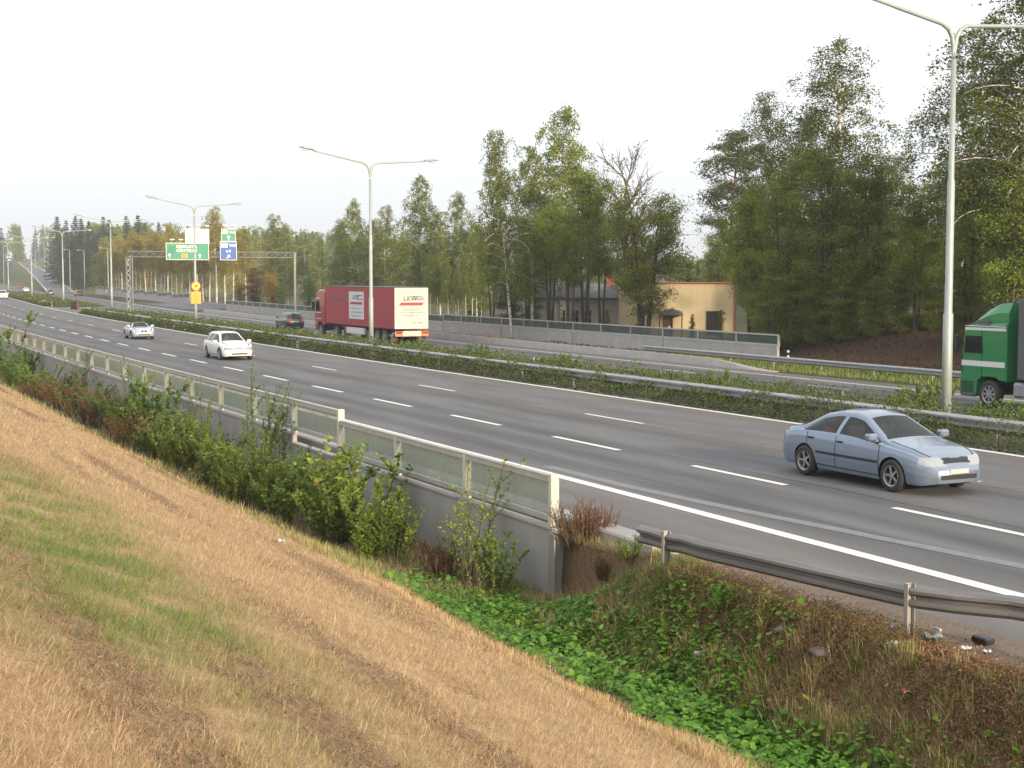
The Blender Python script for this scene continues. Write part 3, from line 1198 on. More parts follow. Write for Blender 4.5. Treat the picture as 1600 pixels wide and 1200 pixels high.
M['sign_green'] = pmat('sign_green', (.0, .20, .125), .45, col2=(.0, .22, .14), scale=3)
M['sign_blue'] = pmat('sign_blue', (.004, .075, .34), .45, col2=(.006, .085, .37), scale=3)
M['sign_white'] = pmat('sign_white', (.80, .78, .74), .45)
M['sign_text_red'] = pmat('sign_faded_lettering', (.34, .17, .13), .5)
M['sign_orange'] = pmat('sign_orange', (.85, .36, .01), .45)
M['sign_yellow'] = pmat('sign_yellow', (.90, .62, .02), .45)
M['sign_red'] = pmat('sign_red', (.55, .10, .02), .45)
M['sign_black'] = pmat('sign_black', (.02, .02, .02), .5)

# ------------------------------------------------------------------ gantry and its signs
GS = 145.0
gl, gr = at_s(200.5, GS), at_s(461, GS)
zb = -1.0
root = empty('sign_gantry', (gl[0], GS, -.6), 0, 'grey steel lattice sign gantry spanning the far carriageway', 'sign gantry')
span = gr[0] - gl[0]
z0, z1 = at_s(240, GS, 401.5)[2] + .6, at_s(240, GS, 393)[2] + .6


def lattice(mb, a, b, size, n, r=.035):
    a, b = np.array(a, float), np.array(b, float)
    d = (b - a) / np.linalg.norm(b - a)
    u = np.array([0, 1.0, 0])
    v = np.cross(d, u)
    cs = [(-1, -1), (1, -1), (1, 1), (-1, 1)]
    sx, sy = size
    for c in cs:
        o = u * c[0] * sx / 2 + v * c[1] * sy / 2
        mb.tube([a + o, b + o], r, 6)
    for k in range(n):
        p, q = a + (b - a) * k / n, a + (b - a) * (k + 1) / n
        for e in range(4):
            c1, c2 = cs[e], cs[(e + 1) % 4]
            o1 = u * c1[0] * sx / 2 + v * c1[1] * sy / 2
            o2 = u * c2[0] * sx / 2 + v * c2[1] * sy / 2
            mb.tube([p + o1, q + o2] if k % 2 else [p + o2, q + o1], r * .6, 5)


mb = MB()
lattice(mb, (0, 0, (z0 + z1) / 2), (span, 0, (z0 + z1) / 2), (.55, z1 - z0), 24)
mb.build('truss', M['galv'], root)
mb = MB()
lattice(mb, (0, 0, -.8), (0, 0, z0 - .05), (.36, .36), 14, .03)
mb.build('lattice_leg', M['galv'], root)
mb = MB()
mb.tube([(.42, 0, -.8), (.42, 0, z0)], .06, 10)
mb.build('leg', M['galv'], root)
mb = MB()
mb.tube([(span, 0, -.9), (span, 0, z1)], .13, 10)
mb.build('leg', M['galv'], root)


def sign_panel(name, x0p, x1p, y0p, y1p, back, lab, lamps=(), dy=-.42, bord='sign_white', outer=None):
    a, b = at_s(x0p, GS + dy, y1p), at_s(x1p, GS + dy, y0p)
    w, h = b[0] - a[0], b[2] - a[2]
    root = empty(name, (a[0] + w / 2, GS + dy, a[2]), 0, lab, 'road sign', 'signs on the gantry')
    mb = MB()
    mb.box(-w / 2, w / 2, -.012, .03, 0, h)
    for z in (h * .25, h * .75):
        mb.box(-w / 2 + .1, w / 2 - .1, .031, .12, z - .04, z + .04)
    mb.build('backing', M[bord], root)
    mb = MB()
    mb.box(-w / 2 + .045, w / 2 - .045, -.02, -.0125, .045, h - .045)
    mb.build('face', M[back], root)
    for f in lamps:
        mb = MB()
        x = -w / 2 + f * w
        mb.tube([(x, .05, h - .2), (x, .05, h + .12), (x, -.05, h + .26)], .025, 6)
        mb.box(x - .22, x + .22, -.32, .1, h + .24, h + .38, 0, None, .05)
        mb.build('sign_lamp', M['lamp_glass'], root)
    return root, w, h


r_, w_, h_ = sign_panel('direction_sign', 259.5, 326, 380, 406, 'sign_green', 'wide green sign for KESKUSTA CENTRUM with two up arrows', (.14, .34))
for tx_, qz in (('KESKUSTA', .70), ('CENTRUM', .47)):
    mb = MB()
    text(mb, tx_, -w_ * .26, h_ * qz, h_ * .17, -.024, wfac=1.12)
    mb.build('lettering', M['sign_white'], r_)
for q, z in ((-.42, .26), (.285, .24)):
    mb = MB()
    arrow(mb, w_ * q, h_ * z, h_ * .27, -.024)
    mb.build('arrow', M['sign_white'], r_)
mb = MB()
mb.box(-w_ * .135, -w_ * .0, -.026, -.0205, h_ * .12, h_ * .36)
pl = mb.build('route_plate', M['sign_orange'], r_)
mb = MB()
text(mb, '51', -w_ * .068, h_ * .155, h_ * .17, -.030, align='CENTER')
mb.build('lettering', M['sign_black'], pl)
r_, w_, h_ = sign_panel('direction_sign', 289.5, 326.5, 358, 380.8, 'sign_white', 'white sign for LAUTTASAARI DRUMSO above the wide green sign', (.16, .52, .90), -.40)
for tx_, qx, qz, wf_ in (('LAUTTASAARI', -.45, .68, .90), ('DRUMSÖ', -.45, .41, 1.0), ('1  km', -.18, .12, 1.0)):
    mb = MB()
    text(mb, tx_, w_ * qx, h_ * qz, h_ * .17, -.024, wfac=wf_)
    mb.build('lettering', M['sign_text_red'], r_)


def taxi_sign(px0, px1, py0, py1, back, lab, small, lamps, dy):
    r_, w_, h_ = sign_panel('bus_lane_sign', px0, px1, py0, py1, back, lab, lamps, dy)
    top = h_ * (.68 if not small else .60)
    ih = h_ * (.24 if not small else .28)
    mb = MB()
    bx, bw = -w_ * .42, w_ * .38
    for (a, b, c, d) in ((bx, bx + bw, top, top + .05), (bx, bx + bw, top + ih - .05, top + ih), (bx, bx + .05, top + .051, top + ih - .051), (bx + bw - .05, bx + bw, top + .051, top + ih - .051),
                         (bx + .09, bx + bw - .09, top + ih * .34, top + ih * .66), (bx + .12, bx + .22, top + ih * .22, top + ih * .33), (bx + bw - .24, bx + bw - .13, top + ih * .22, top + ih * .33)):
        mb.box(a, b, -.028, -.0205, c, d)
    mb.build('bus_symbol', M['sign_white'], r_)
    mb = MB()
    text(mb, 'TAXI', w_ * .03, top + ih * .2, ih * .6, -.024, wfac=.95)
    mb.build('lettering', M['sign_white'], r_)
    if not small:
        mb = MB()
        text(mb, '6-9', 0, h_ * .42, h_ * .14, -.024, align='CENTER')
        mb.build('lettering', M['sign_white'], r_)
    mb = MB()
    if small:
        arrow(mb, 0, h_ * .30, h_ * .42, -.024)
    else:
        arrow(mb, 0, h_ * .20, h_ * .27, -.024, rot=-R(42))
    mb.build('arrow', M['sign_white'], r_)


taxi_sign(346, 368, 358, 377.3, 'sign_green', 'small green bus and TAXI sign with an up arrow', True, (.22, .8), -.40)
taxi_sign(344, 369.5, 377.6, 406.5, 'sign_blue', 'blue bus and TAXI 6-9 sign with a slanted arrow', False, (), -.42)

# orange signs on the third lamp post
p, rz = LP[2]
D3 = 129
sc = D3 / F_PX
zc_, zr_ = at_d(305, D3, 447)[2], 7.3 * sc
root = tag(empty('turn_prohibition_sign', (p[0], p[1] - .18, zc_), -.12), 'round yellow no right turn sign on the lamp post', 'road sign')
mb = MB()
mb.lathe([(.001, -.02), (zr_ * .98, -.02), (zr_, -.01), (zr_, .02), (.001, .02)], 32, 'y')
mb.build('rim', M['sign_red'], root)
mb = MB()
mb.lathe([(.001, -.026), (zr_ * .80, -.026), (zr_ * .80, -.0205)], 32, 'y')
mb.build('face', M['sign_yellow'], root)
mb = MB()
u = zr_
prism(mb, [(-.22 * u, -.5 * u), (-.04 * u, -.5 * u), (-.04 * u, .02 * u), (.14 * u, .02 * u), (.14 * u, -.13 * u), (.5 * u, .12 * u), (.14 * u, .37 * u), (.14 * u, .20 * u), (-.22 * u, .20 * u)], -.032, -.0265)
mb.build('arrow_symbol', M['sign_black'], root)
mb = MB()
prism(mb, [(-.60 * u, .50 * u), (-.50 * u, .60 * u), (.60 * u, -.50 * u), (.50 * u, -.60 * u)], -.038, -.0325)
mb.build('slash', M['sign_red'], root)
za, zb_ = at_d(305, D3, 474.5)[2], at_d(305, D3, 456)[2]
root = tag(empty('road_works_panel', (p[0], p[1] - .18, za), -.12), 'orange text panel under the round sign on the lamp post', 'road sign')
h_, w_ = zb_ - za, 15.2 * sc
mb = MB()
mb.box(-w_ / 2, w_ / 2, -.02, .02, 0, h_, 0, None, .015)
mb.build('panel', M['sign_orange'], root)
mb = MB()
rs = random.Random(4)
for r0, (n_, wd_) in enumerate([(5, .5), (9, .72), (8, .62), (9, .74), (7, .5)]):
    z = h_ * (.84 - .17 * r0)
    for k in range(n_):
        x = -w_ * wd_ / 2 + w_ * wd_ * k / n_
        mb.box(x, x + w_ * wd_ / n_ * .62, -.026, -.0205, z - h_ * .035, z + h_ * rs.choice([.02, .035]))
mb.build('lettering', M['sign_red'], root)

# ------------------------------------------------------------------ houses behind the barrier
M['plaster_yellow'] = pmat('yellow_plaster', (.50, .405, .24), .9, col2=(.58, .48, .30), scale=1.2, bump=.1, streak=True)
M['plaster_white'] = pmat('white_plaster', (.66, .64, .61), .9, col2=(.74, .72, .69), scale=1.5, streak=True)
M['roof_grey'] = pmat('grey_roof', (.12, .12, .125), .7, col2=(.15, .15, .155), scale=3, streak=True)
M['red_trim'] = pmat('red_fascia', (.30, .07, .04), .6)
M['win_dark'] = pmat('window_glass', (.03, .035, .035), .08, spec=.8)
M['frame_dark'] = pmat('dark_window_frame', (.035, .03, .028), .5)
M['frame_white'] = pmat('white_window_frame', (.62, .61, .58), .5)
M['door_brown'] = pmat('brown_door', (.11, .05, .03), .5)


def window(root, x, z, w, h, y, fm, mull=1):
    mb = MB()
    t = .09
    for a, b, c, d in ((x, x + w, z, z + t), (x, x + w, z + h - t, z + h), (x, x + t, z + t, z + h - t), (x + w - t, x + w, z + t, z + h - t)):
        mb.box(a, b, y - .05, y + .02, c, d)
    for k in range(mull):
        q = x + w * (k + 1) / (mull + 1)
        mb.box(q - .03, q + .03, y - .045, y + .02, z + t, z + h - t)
    mb.box(x + t, x + w - t, y - .04, y + .02, z + h * .62, z + h * .62 + .05)
    f = mb.build('window', M[fm], root)
    mb = MB()
    mb.box(x + t, x + w - t, y - .02, y - .012, z + t, z + h - t)
    mb.build('pane', M['win_dark'], f)


DH = 116.0
hc = at_d(1057, DH)
hw = 178 / F_PX * DH + .1
hz = -1.1
ztop = at_d(1057, DH, 443)[2]
root = empty('yellow_house', (hc[0], hc[1], hz), -TH - R(7.0), 'yellow plastered flat roofed house behind the round maple', 'house')
Hh = ztop - hz
mb = MB()
mb.box(-hw / 2, hw / 2, 0, 9, -.5, Hh)
mb.build('wall', M['plaster_yellow'], root)
mb = MB()
mb.box(-hw / 2 - .12, hw / 2 + .14, -.14, 9.1, Hh + .003, Hh + .08)
mb.build('roof', M['red_trim'], root)
mb = MB()
mb.box(hw / 2 + .003, hw / 2 + .13, -.12, 9, -.4, Hh)
mb.build('corner_board', M['red_trim'], root)
k = hw / 178
window(root, (1103 - 1057) * k, .25, 23 * k, 1.95, -.002, 'frame_dark')
mb = MB()
mb.box((1037 - 1057) * k, (1052 - 1057) * k, -.06, .02, .0, 1.75)
d = mb.build('door', M['door_brown'], root)
mb = MB()
mb.box((1045 - 1057) * k, (1048 - 1057) * k, -.075, -.062, .75, 1.0)
mb.build('notice', M['sign_white'], d)
mb = MB()
prism(mb, [((1030 - 1057) * k, 1.9), ((1068 - 1057) * k, 1.9), ((1066 - 1057) * k, 2.15), ((1050 - 1057) * k, 2.42), ((1032 - 1057) * k, 2.15)], -1.2, -.003)
mb.build('porch_roof', M['roof_grey'], root)
for q in (1032, 1066):
    mb = MB()
    mb.box((q - 1057) * k - .05, (q - 1057) * k + .05, -1.1, -1.0, 0, 1.9)
    mb.build('porch_post', M['door_brown'], root)

wc = at_d(900, 122)
k = 122 / F_PX
root = empty('white_house', (wc[0], wc[1], hz), -TH - R(7.0), 'low white house with a grey roof behind slender dark trunks', 'house')
zt = at_d(900, 122, 468)[2] - hz
zr = at_d(900, 122, 446)[2] - hz
mb = MB()
mb.box(-63 * k, 66 * k, 0, 7, -.5, zt)
mb.build('wall', M['plaster_white'], root)
mb = MB()
x0, x1 = -66 * k, 68 * k
V = [(x0, -.5, zt + .01), (x1, -.5, zt + .01), (x1, 3.5, zr), (x0, 3.5, zr), (x0, 7.5, zt + .01), (x1, 7.5, zt + .01), (x0, -.5, zt + .16), (x1, -.5, zt + .16), (x1, 3.5, zr + .15), (x0, 3.5, zr + .15), (x0, 7.5, zt + .16), (x1, 7.5, zt + .16)]
mb.add(V, [(0, 1, 2, 3), (3, 2, 5, 4), (6, 9, 8, 7), (9, 10, 11, 8), (0, 6, 7, 1), (4, 5, 11, 10), (0, 3, 9, 6), (3, 4, 10, 9), (1, 7, 8, 2), (2, 8, 11, 5), (0, 4, 3), (1, 2, 5)])
mb.build('roof', M['roof_grey'], root)
for q, wq in ((-28, 14), (-8, 15), (12, 15), (40, 14)):
    window(root, q * k, .45, wq * k * .9, 1.75, -.002, 'frame_white')
mb = MB()
mb.box(45 * k, 45 * k + .55, 3.0, 3.6, zr - .5, zr + .85)
mb.build('chimney', M['red_trim'], root)

# ------------------------------------------------------------------ cabinet, marker post
p = at_d(115.5, 168)
cz = float(ground(p[0], p[1], False))
root = empty('electrical_cabinet', (p[0], p[1], cz), -.55, 'dark grey street cabinet standing in the median gap', 'cabinet')
mb = MB()
mb.box(-.40, .40, -.25, .25, .06, 1.02, 0, None, .02)
mb.build('body', M['frame_dark'], root)
mb = MB()
mb.box(-.36, .36, -.27, -.2505, .12, .95, 0, None, .006)
dr = mb.build('door', M['black'], root)
mb = MB()
mb.box(.25, .29, -.30, -.271, .48, .62, 0, None, .006)
mb.build('handle', M['galv'], dr)
mb = MB()
mb.box(.401, .42, -.22, .22, .10, .95)
mb.build('side_plate', M['red_trim'], root)
mb = MB()
mb.box(-.45, .45, -.3, .3, -.4, .058)
mb.build('plinth', M['concrete'], root)
p = at_d(1233, 77.2)
gz = float(ground(p[0], p[1]))
root = empty('marker_post', (p[0], p[1], gz), .2, 'slim white roadside marker post behind the end of the far barrier', 'marker post')
ht = at_d(1233, 77.2, 547)[2] - gz
mb = MB()
prism(mb, [(-.05, -.4), (.05, -.4), (.05, ht - .03), (-.05, ht)], -.04, .04)
mb.build('post', M['sign_white'], root)
mb = MB()
mb.box(-.053, .053, -.044, .044, ht - .28, ht - .12)
mb.build('reflector_band', M['black'], root)

# ------------------------------------------------------------------ vehicles
def smooth_profile(pts, x, k=.05):
    pts = np.array(pts)
    xf_ = np.linspace(pts[0, 0] - .5, pts[-1, 0] + .5, 900)
    y = np.interp(xf_, pts[:, 0], pts[:, 1])
    dx = xf_[1] - xf_[0]
    n = int(3 * k / dx) * 2 + 1
    kk = np.exp(-.5 * ((np.arange(n) - n // 2) * dx / k) ** 2)
    y = np.convolve(np.pad(y, n // 2, mode='edge'), kk / kk.sum(), 'valid')
    return np.interp(x, xf_, y)


CARS = {
    'sedan': dict(L=4.5, zt=[(-2.25, .58), (-2.22, .82), (-2.14, .96), (-1.72, 1.0), (-1.62, 1.01), (-.98, 1.33), (-.55, 1.405), (-.1, 1.415), (.22, 1.37), (1.02, .97), (1.15, .95), (1.7, .86), (2.05, .75), (2.17, .66), (2.22, .56), (2.25, .47)],
                  zb=[(-2.25, .52), (-2.15, .84), (-1.6, .92), (0, .90), (1.0, .86), (1.7, .78), (2.05, .68), (2.18, .58), (2.25, .42)],
                  w=[(-2.25, .60), (-2.17, .74), (-1.95, .82), (0, .86), (1.4, .85), (1.9, .78), (2.12, .66), (2.25, .48)],
                  wx=(1.34, -1.30), wr=.31, glass=(-1.42, .92), screen=(.30, .99), rear=(-1.58, -1.0), pillars=[(-.30, .09)], rub=True,
                  doors=[(-.31, .98), (-1.25, -.31)]),
    'estate': dict(L=4.8, zt=[(-2.4, .55), (-2.38, .95), (-2.32, 1.04), (-2.05, 1.40), (-1.6, 1.475), (-.3, 1.50), (.22, 1.46), (1.08, 1.01), (1.25, .98), (1.9, .89), (2.22, .77), (2.33, .66), (2.38, .55), (2.4, .46)],
                   zb=[(-2.4, .50), (-2.32, .90), (-1.7, .94), (0, .92), (1.05, .89), (1.8, .82), (2.2, .70), (2.33, .56), (2.4, .42)],
                   w=[(-2.4, .66), (-2.3, .78), (-2.0, .86), (0, .90), (1.5, .89), (2.0, .82), (2.25, .70), (2.4, .50)],
                   wx=(1.50, -1.34), wr=.33, glass=(-2.1, .98), screen=(.30, 1.05), rear=(-2.36, -1.98), pillars=[(-.34, .09), (-1.30, .09)], rub=False,
                   doors=[(-.35, 1.02), (-1.32, -.35)]),
    'roadster': dict(L=4.05, zt=[(-2.02, .5), (-1.99, .74), (-1.9, .86), (-1.15, .93), (-.85, 1.15), (-.5, 1.26), (-.1, 1.27), (.12, 1.23), (.62, .92), (.8, .90), (1.5, .83), (1.82, .72), (1.93, .62), (1.99, .52), (2.02, .44)],
                     zb=[(-2.02, .46), (-1.9, .80), (-1.3, .87), (0, .84), (.7, .83), (1.5, .76), (1.85, .62), (2.02, .40)],
                     w=[(-2.02, .60), (-1.92, .74), (-1.5, .86), (-.9, .86), (0, .81), (1.2, .85), (1.7, .78), (1.9, .66), (2.02, .48)],
                     wx=(1.23, -1.21), wr=.32, glass=(-.62, .58), screen=(.14, .62), rear=(-1.1, -.86), pillars=[], rub=False, doors=[(-.70, .62)], softtop=(-1.1, .13)),
}


def car_paint(name, col, metal=.0, rough=.28):
    m, t, b = newmat(name)
    b.inputs['Base Color'].default_value = rgba(col)
    b.inputs['Metallic'].default_value = metal
    b.inputs['Roughness'].default_value = rough
    b.inputs['Coat Weight'].default_value = .7
    b.inputs['Coat Roughness'].default_value = .06
    return m


def wheel_mesh(r, wd, spokes=5):
    mb = MB()
    mb.lathe([(r * .66, -wd / 2 + .01), (r * .80, -wd / 2), (r * .95, -wd / 2 + .012), (r, -wd / 2 + .05), (r, wd / 2 - .05), (r * .95, wd / 2 - .012), (r * .80, wd / 2), (r * .66, wd / 2 - .01), (r * .62, 0), (r * .66, -wd / 2 + .01)], 32, 'y')
    tyre = mb.mesh('wheel', M['rubber'], True)
    mb = MB()
    mb.lathe([(r * .67, wd / 2 - .012), (r * .655, wd / 2 - .001), (r * .60, wd / 2 - .012), (r * .57, wd / 2 - .06)], 32, 'y')
    mb.lathe([(.001, wd / 2 - .018), (r * .13, wd / 2 - .018), (r * .17, wd / 2 - .035)], 16, 'y')
    for k in range(spokes):
        a = 2 * math.pi * k / spokes
        mb.box(r * .12, r * .60, wd / 2 - .055, wd / 2 - .026, -r * .075, r * .075, 0, Matrix.Rotation(a, 4, 'Y'), .004)
    rim = mb.mesh('rim', M['rim'], False)
    mb = MB()
    mb.lathe([(.001, wd / 2 - .075), (r * .60, wd / 2 - .075)], 24, 'y')
    disc = mb.mesh('brake_disc', M['black'], False)
    return tyre, rim, disc


WM = {}


def add_wheels(root, places, r, wd, spokes=5):
    key = (r, wd, spokes)
    if key not in WM:
        WM[key] = wheel_mesh(r, wd, spokes)
    ty, ri, di = WM[key]
    for x, y in places:
        wo = link('wheel', ty, root, (x, y, r), 0 if y > 0 else math.pi)
        link('rim', ri, wo)
        link('brake_disc', di, wo)


def build_car(kind, paint, lab, cat, name, detail=True, lights_front='headlight'):
    c = CARS[kind]
    L = c['L']
    h = L / 2
    core = np.linspace(-h + .32, h - .32, 150 if detail else 60)
    e = .32 * (1 - np.cos(np.linspace(0, np.pi / 2, 26 if detail else 10)))
    x = np.unique(np.round(np.r_[-h + (.32 - e[::-1])[::-1] * 1.0 if False else -h + e, core, h - e], 5))
    zt = smooth_profile(c['zt'], x, .045)
    zb = np.minimum(smooth_profile(c['zb'], x, .06), zt - .015)
    w = smooth_profile(c['w'], x, .06)
    zs = np.interp(x, [-h, -h + .25, h - .25, h], [.32, .20, .19, .24])
    R_ = c['wr'] + .045
    arch = np.zeros_like(x)
    for xw in c['wx']:
        q = R_ ** 2 - (x - xw) ** 2
        arch = np.maximum(arch, np.where(q > 0, np.sqrt(np.maximum(q, 0)) + c['wr'], 0))
    z0 = np.maximum(zs, arch)
    z0 = np.minimum(z0, zb - .03)
    NS, NG, NC, NT = (30, 26, 5, 12) if detail else (8, 6, 3, 5)
    rows = []
    sect = lambda u: np.interp(u, [0, .12, .4, .62, .85, 1], [.93, .965, 1.0, .995, .975, .945])
    for q in np.linspace(0, 1, NS):
        z = z0 + (zb - z0) * q
        u = np.clip((z - zs) / (zb - zs), 0, 1)
        rows.append((w * sect(u), z))
    hg = zt - zb
    yb = w * .945
    tum = np.clip(hg / .5, 0, 1) * .24 + np.clip(hg, 0, .08) * .5
    rc = np.minimum(.10, hg * .55)
    crown = .035 * np.clip(hg / .1, 0, 1)
    yt = yb - tum
    for q in np.linspace(0, 1, NG + 1)[1:]:
        rows.append((yb + (yt - yb) * q ** 1.25, zb + (zt - crown - rc - zb) * q))
    for q in np.linspace(0, 1, NC + 1)[1:]:
        a = q * np.pi / 2
        rows.append((yt - rc * 1.2 * (1 - np.cos(a)), zt - crown - rc + rc * np.sin(a)))
    ye = yt - rc * 1.2
    for q in np.linspace(0, 1, NT + 1)[1:]:
        rows.append((ye * (1 - q), zt - crown * (1 - q) ** 2))
    Y = np.array([r[0] for r in rows]).T
    Z = np.array([r[1] for r in rows]).T
    K = Y.shape[1]
    n = len(x)
    Vh = np.stack([np.repeat(x[:, None], K, 1), Y, Z], -1)
    Vm = Vh[:, :-1][:, ::-1] * np.array([1, -1, 1])
    V = np.concatenate([Vh, Vm], 1)
    K2 = V.shape[1]
    ii, jj = np.meshgrid(np.arange(n - 1), np.arange(K2 - 1), indexing='ij')
    Fq = np.stack([ii * K2 + jj, (ii + 1) * K2 + jj, (ii + 1) * K2 + jj + 1, ii * K2 + jj + 1], -1).reshape(-1, 4)
    C = V.reshape(-1, 3)[Fq].mean(1)
    jh = np.where(jj.ravel() < K - 1, jj.ravel(), K2 - 2 - jj.ravel())
    fx, fy, fz = C[:, 0], np.abs(C[:, 1]), C[:, 2]
    ztf, zbf, wf = np.interp(fx, x, zt), np.interp(fx, x, zb), np.interp(fx, x, w)
    yef = np.interp(fx, x, ye)
    lab_ = np.full(len(Fq), 'body', dtype=object)
    side_up = (jh >= NS - 1) & (jh < NS - 1 + NG)
    side_lo = jh < NS - 1
    topr = jh >= NS - 1 + NG + NC - 1
    # doors with dark shut lines
    for d0, d1 in c['doors']:
        m_ = side_lo & (fx > d0) & (fx < d1) & (fz > .27)
        m_ |= side_up & (fx > d0) & (fx < d1) & (fz < ztf - .10)
        lab_[m_] = 'door'
    gap = np.zeros(len(Fq), bool)
    for d0, d1 in c['doors']:
        for q in (d0, d1):
            gap |= (np.abs(fx - q) < .013) & (fz > .27) & side_lo
    gap |= side_lo & (np.abs(fz - .28) < .012) & (fx > min(d[0] for d in c['doors'])) & (fx < max(d[1] for d in c['doors']))
    # bonnet shut line
    hx0 = c['screen'][1] + .08
    m_ = topr & (fx > hx0) & (fx < h - .22) & (fy < yef - .03)
    lab_[m_] = 'bonnet'
    gap |= topr & (np.abs(fy - yef + .035) < .014) & (fx > hx0) & (fx < h - .2)
    # glass
    g0, g1 = c['glass']
    win = side_up & (jh >= NS + (2 if detail else 0)) & (fz < ztf - .125) & (fx > g0) & (fx < g1)
    for px_, pw in c['pillars']:
        win &= ~(np.abs(fx - px_) < pw / 2)
    lab_[win] = 'side_window'
    s0, s1 = c['screen']
    sc_ = topr & (fx > s0) & (fx < s1) & (fy < yef - .015)
    lab_[sc_] = 'windscreen'
    r0, r1 = c['rear']
    lab_[topr & (fx > r0) & (fx < r1) & (fy < yef - .03) & (fz > zbf + .09)] = 'rear_window'
    if 'softtop' in c:
        a, b = c['softtop']
        m_ = (jh >= NS - 1) & (fx > a) & (fx < b) & (lab_ != 'side_window') & (lab_ != 'rear_window')
        lab_[m_] = 'soft_top'
    # front
    fr = fx > h - .34
    hl = fr & (fz > .555) & (fz < .715) & (fy > .42 * wf / .8) & (fy < .80)
    if kind == 'roadster':
        hl = fr & (fz > .55) & (fz < .70) & (fy > .40) & (fy < .62)
    lab_[hl & (fx > h - .30)] = 'headlight'
    gr_ = fr & (fz > .60) & (fz < .70) & (fy < (.26 if kind == 'estate' else .31)) & topr
    if kind == 'roadster':
        gr_ = fr & (fz > .55) & (fz < .66) & (fy < .20) & (fy > .03) & topr
    lab_[gr_ & (fx > h - .2)] = 'grille'
    # rear
    rr = fx < -h + .22
    lab_[rr & (fz > .66) & (fz < .90) & (fy > .46)] = 'tail_light'
    # roof strip etc keep body; rubbing strip
    gap &= np.isin(lab_, ['body', 'door', 'bonnet'])
    lab_[gap] = 'body'
    mats = {'body': paint, 'door': paint, 'bonnet': paint, 'side_window': M['glass_car'], 'windscreen': M['glass_car'], 'rear_window': M['glass_car'], 'soft_top': M['black'],
            'headlight': M['headlight'], 'grille': M['rim'] if kind == 'estate' else M['black'], 'tail_light': M['tail'], 'side_moulding': M['black']}
    root = tag(empty(name, (0, 0, 0)), lab, cat)
    Vf = V.reshape(-1, 3)

    def emit(nm, faces, mat, gapmask=None):
        used, inv = np.unique(faces, return_inverse=True)
        mb = MB()
        inv = inv.reshape(-1, 4)
        if gapmask is None:
            mb.add(Vf[used], inv)
        else:
            mb.add(Vf[used], inv[~gapmask], 0)
            mb.f.append((inv[gapmask], 1)) if gapmask.any() else None
            # end caps
            fi = {v: k for k, v in enumerate(used)}
            for k_, rev in ((0, False), (n - 1, True)):
                ring = [fi[k_ * K2 + q] for q in range(K2) if (k_ * K2 + q) in fi]
                if len(ring) > 2:
                    mb.f.append((np.array([ring if not rev else ring[::-1]]), 0))
        return mb.build(nm, mat, root, smooth=True)

    bm = lab_ == 'body'
    emit('body', Fq[bm], [paint, M['black']], gap[bm])
    sideof = C[:, 1] > 0
    for nm in ('bonnet', 'windscreen', 'rear_window', 'soft_top', 'grille'):
        m_ = lab_ == nm
        if m_.any():
            emit(nm, Fq[m_], mats[nm])
    for sd_ in (True, False):
        for nm in ('headlight', 'tail_light', 'side_moulding'):
            m_ = (lab_ == nm) & (sideof == sd_)
            if m_.any():
                emit(nm, Fq[m_], mats[nm])
        for d0, d1 in c['doors']:
            m_ = (lab_ == 'door') & (sideof == sd_) & (fx > d0) & (fx < d1)
            if m_.any():
                d_ob = emit('door', Fq[m_], paint)
                if detail:
                    hx = d0 + .14
                    zh = .80
                    yh = float(np.interp(hx, x, w)) * .985
                    mb = MB()
                    sg = 1 if sd_ else -1
                    mb.box(hx - .09, hx + .09, sg * yh - .012, sg * yh + .024, zh - .018, zh + .018, 0, None, .006)
                    mb.build('handle', M['black'] if kind == 'sedan' else paint, d_ob)
        cuts = sorted([g0] + [p for p, _ in c['pillars']] + [g1])
        for a, b in zip(cuts[:-1], cuts[1:]):
            m_ = (lab_ == 'side_window') & (sideof == sd_) & (fx > a) & (fx < b)
            if m_.any():
                emit('side_window', Fq[m_], mats['side_window'])
    if c['rub']:
        for sg in (1, -1):
            for a, b in ((-.92, -.325), (-.295, .95)):
                mb = MB()
                qx = np.linspace(a, b, 14)
                qy = np.interp(qx, x, w) * .998
                mb.extrude([(-.01, -.03), (.014, -.022), (.014, .022), (-.01, .03)], [(np.array([u_, sg * v_, .53]), np.array([0, float(sg), 0]), np.array([0, 0, 1.0])) for u_, v_ in zip(qx, qy)])
                mb.build('side_moulding', M['black'], root)
    # underbody, interior
    mb = MB()
    mb.box(-h + .2, h - .25, -.60, .60, .17, .50, 0, None, .05)
    mb.build('underbody', M['black'], root)
    wi = float(np.interp(0, x, w))
    mb = MB()
    a, b = c['glass']
    mb.box(a - .1, b + .05, -wi + .14, wi - .14, .501, .80)
    mb.box(b - .35, b + .10, -wi + .2, wi - .2, .80, .88, 0, None, .03)
    mb.build('interior', M['interior'], root)
    for sx_, sy_ in ((.0, .36), (.0, -.36)):
        mb = MB()
        mb.box(sx_ - .38, sx_ - .20, sy_ - .22, sy_ + .22, .79, 1.10, 0, None, .05)
        mb.box(sx_ - .36, sx_ - .26, sy_ - .12, sy_ + .12, 1.11, 1.26, 0, None, .04)
        mb.build('seat', M['seat'], root)
    # mirrors
    mx_ = c['glass'][1] - .10
    for sg in (1, -1):
        mb = MB()
        ym = float(np.interp(mx_, x, w)) * .93
        mb.box(mx_ - .08, mx_ + .10, sg * (ym + .10) - .11, sg * (ym + .10) + .11, .92, 1.06, 0, None, .035)
        mb.box(mx_ - .02, mx_ + .05, sg * ym - .03, sg * ym + .05, .90, .95)
        mb.build('mirror', paint, root)
    # bumper intake, plates
    zi = .30
    mb = MB()
    mb.box(h - .10, h + .004, -.44, .44, zi, zi + .10, 0, None, .01)
    mb.build('lower_grille', M['black'], root)
    mb = MB()
    mb.box(h - .02, h + .014, -.22, .22, .415, .50)
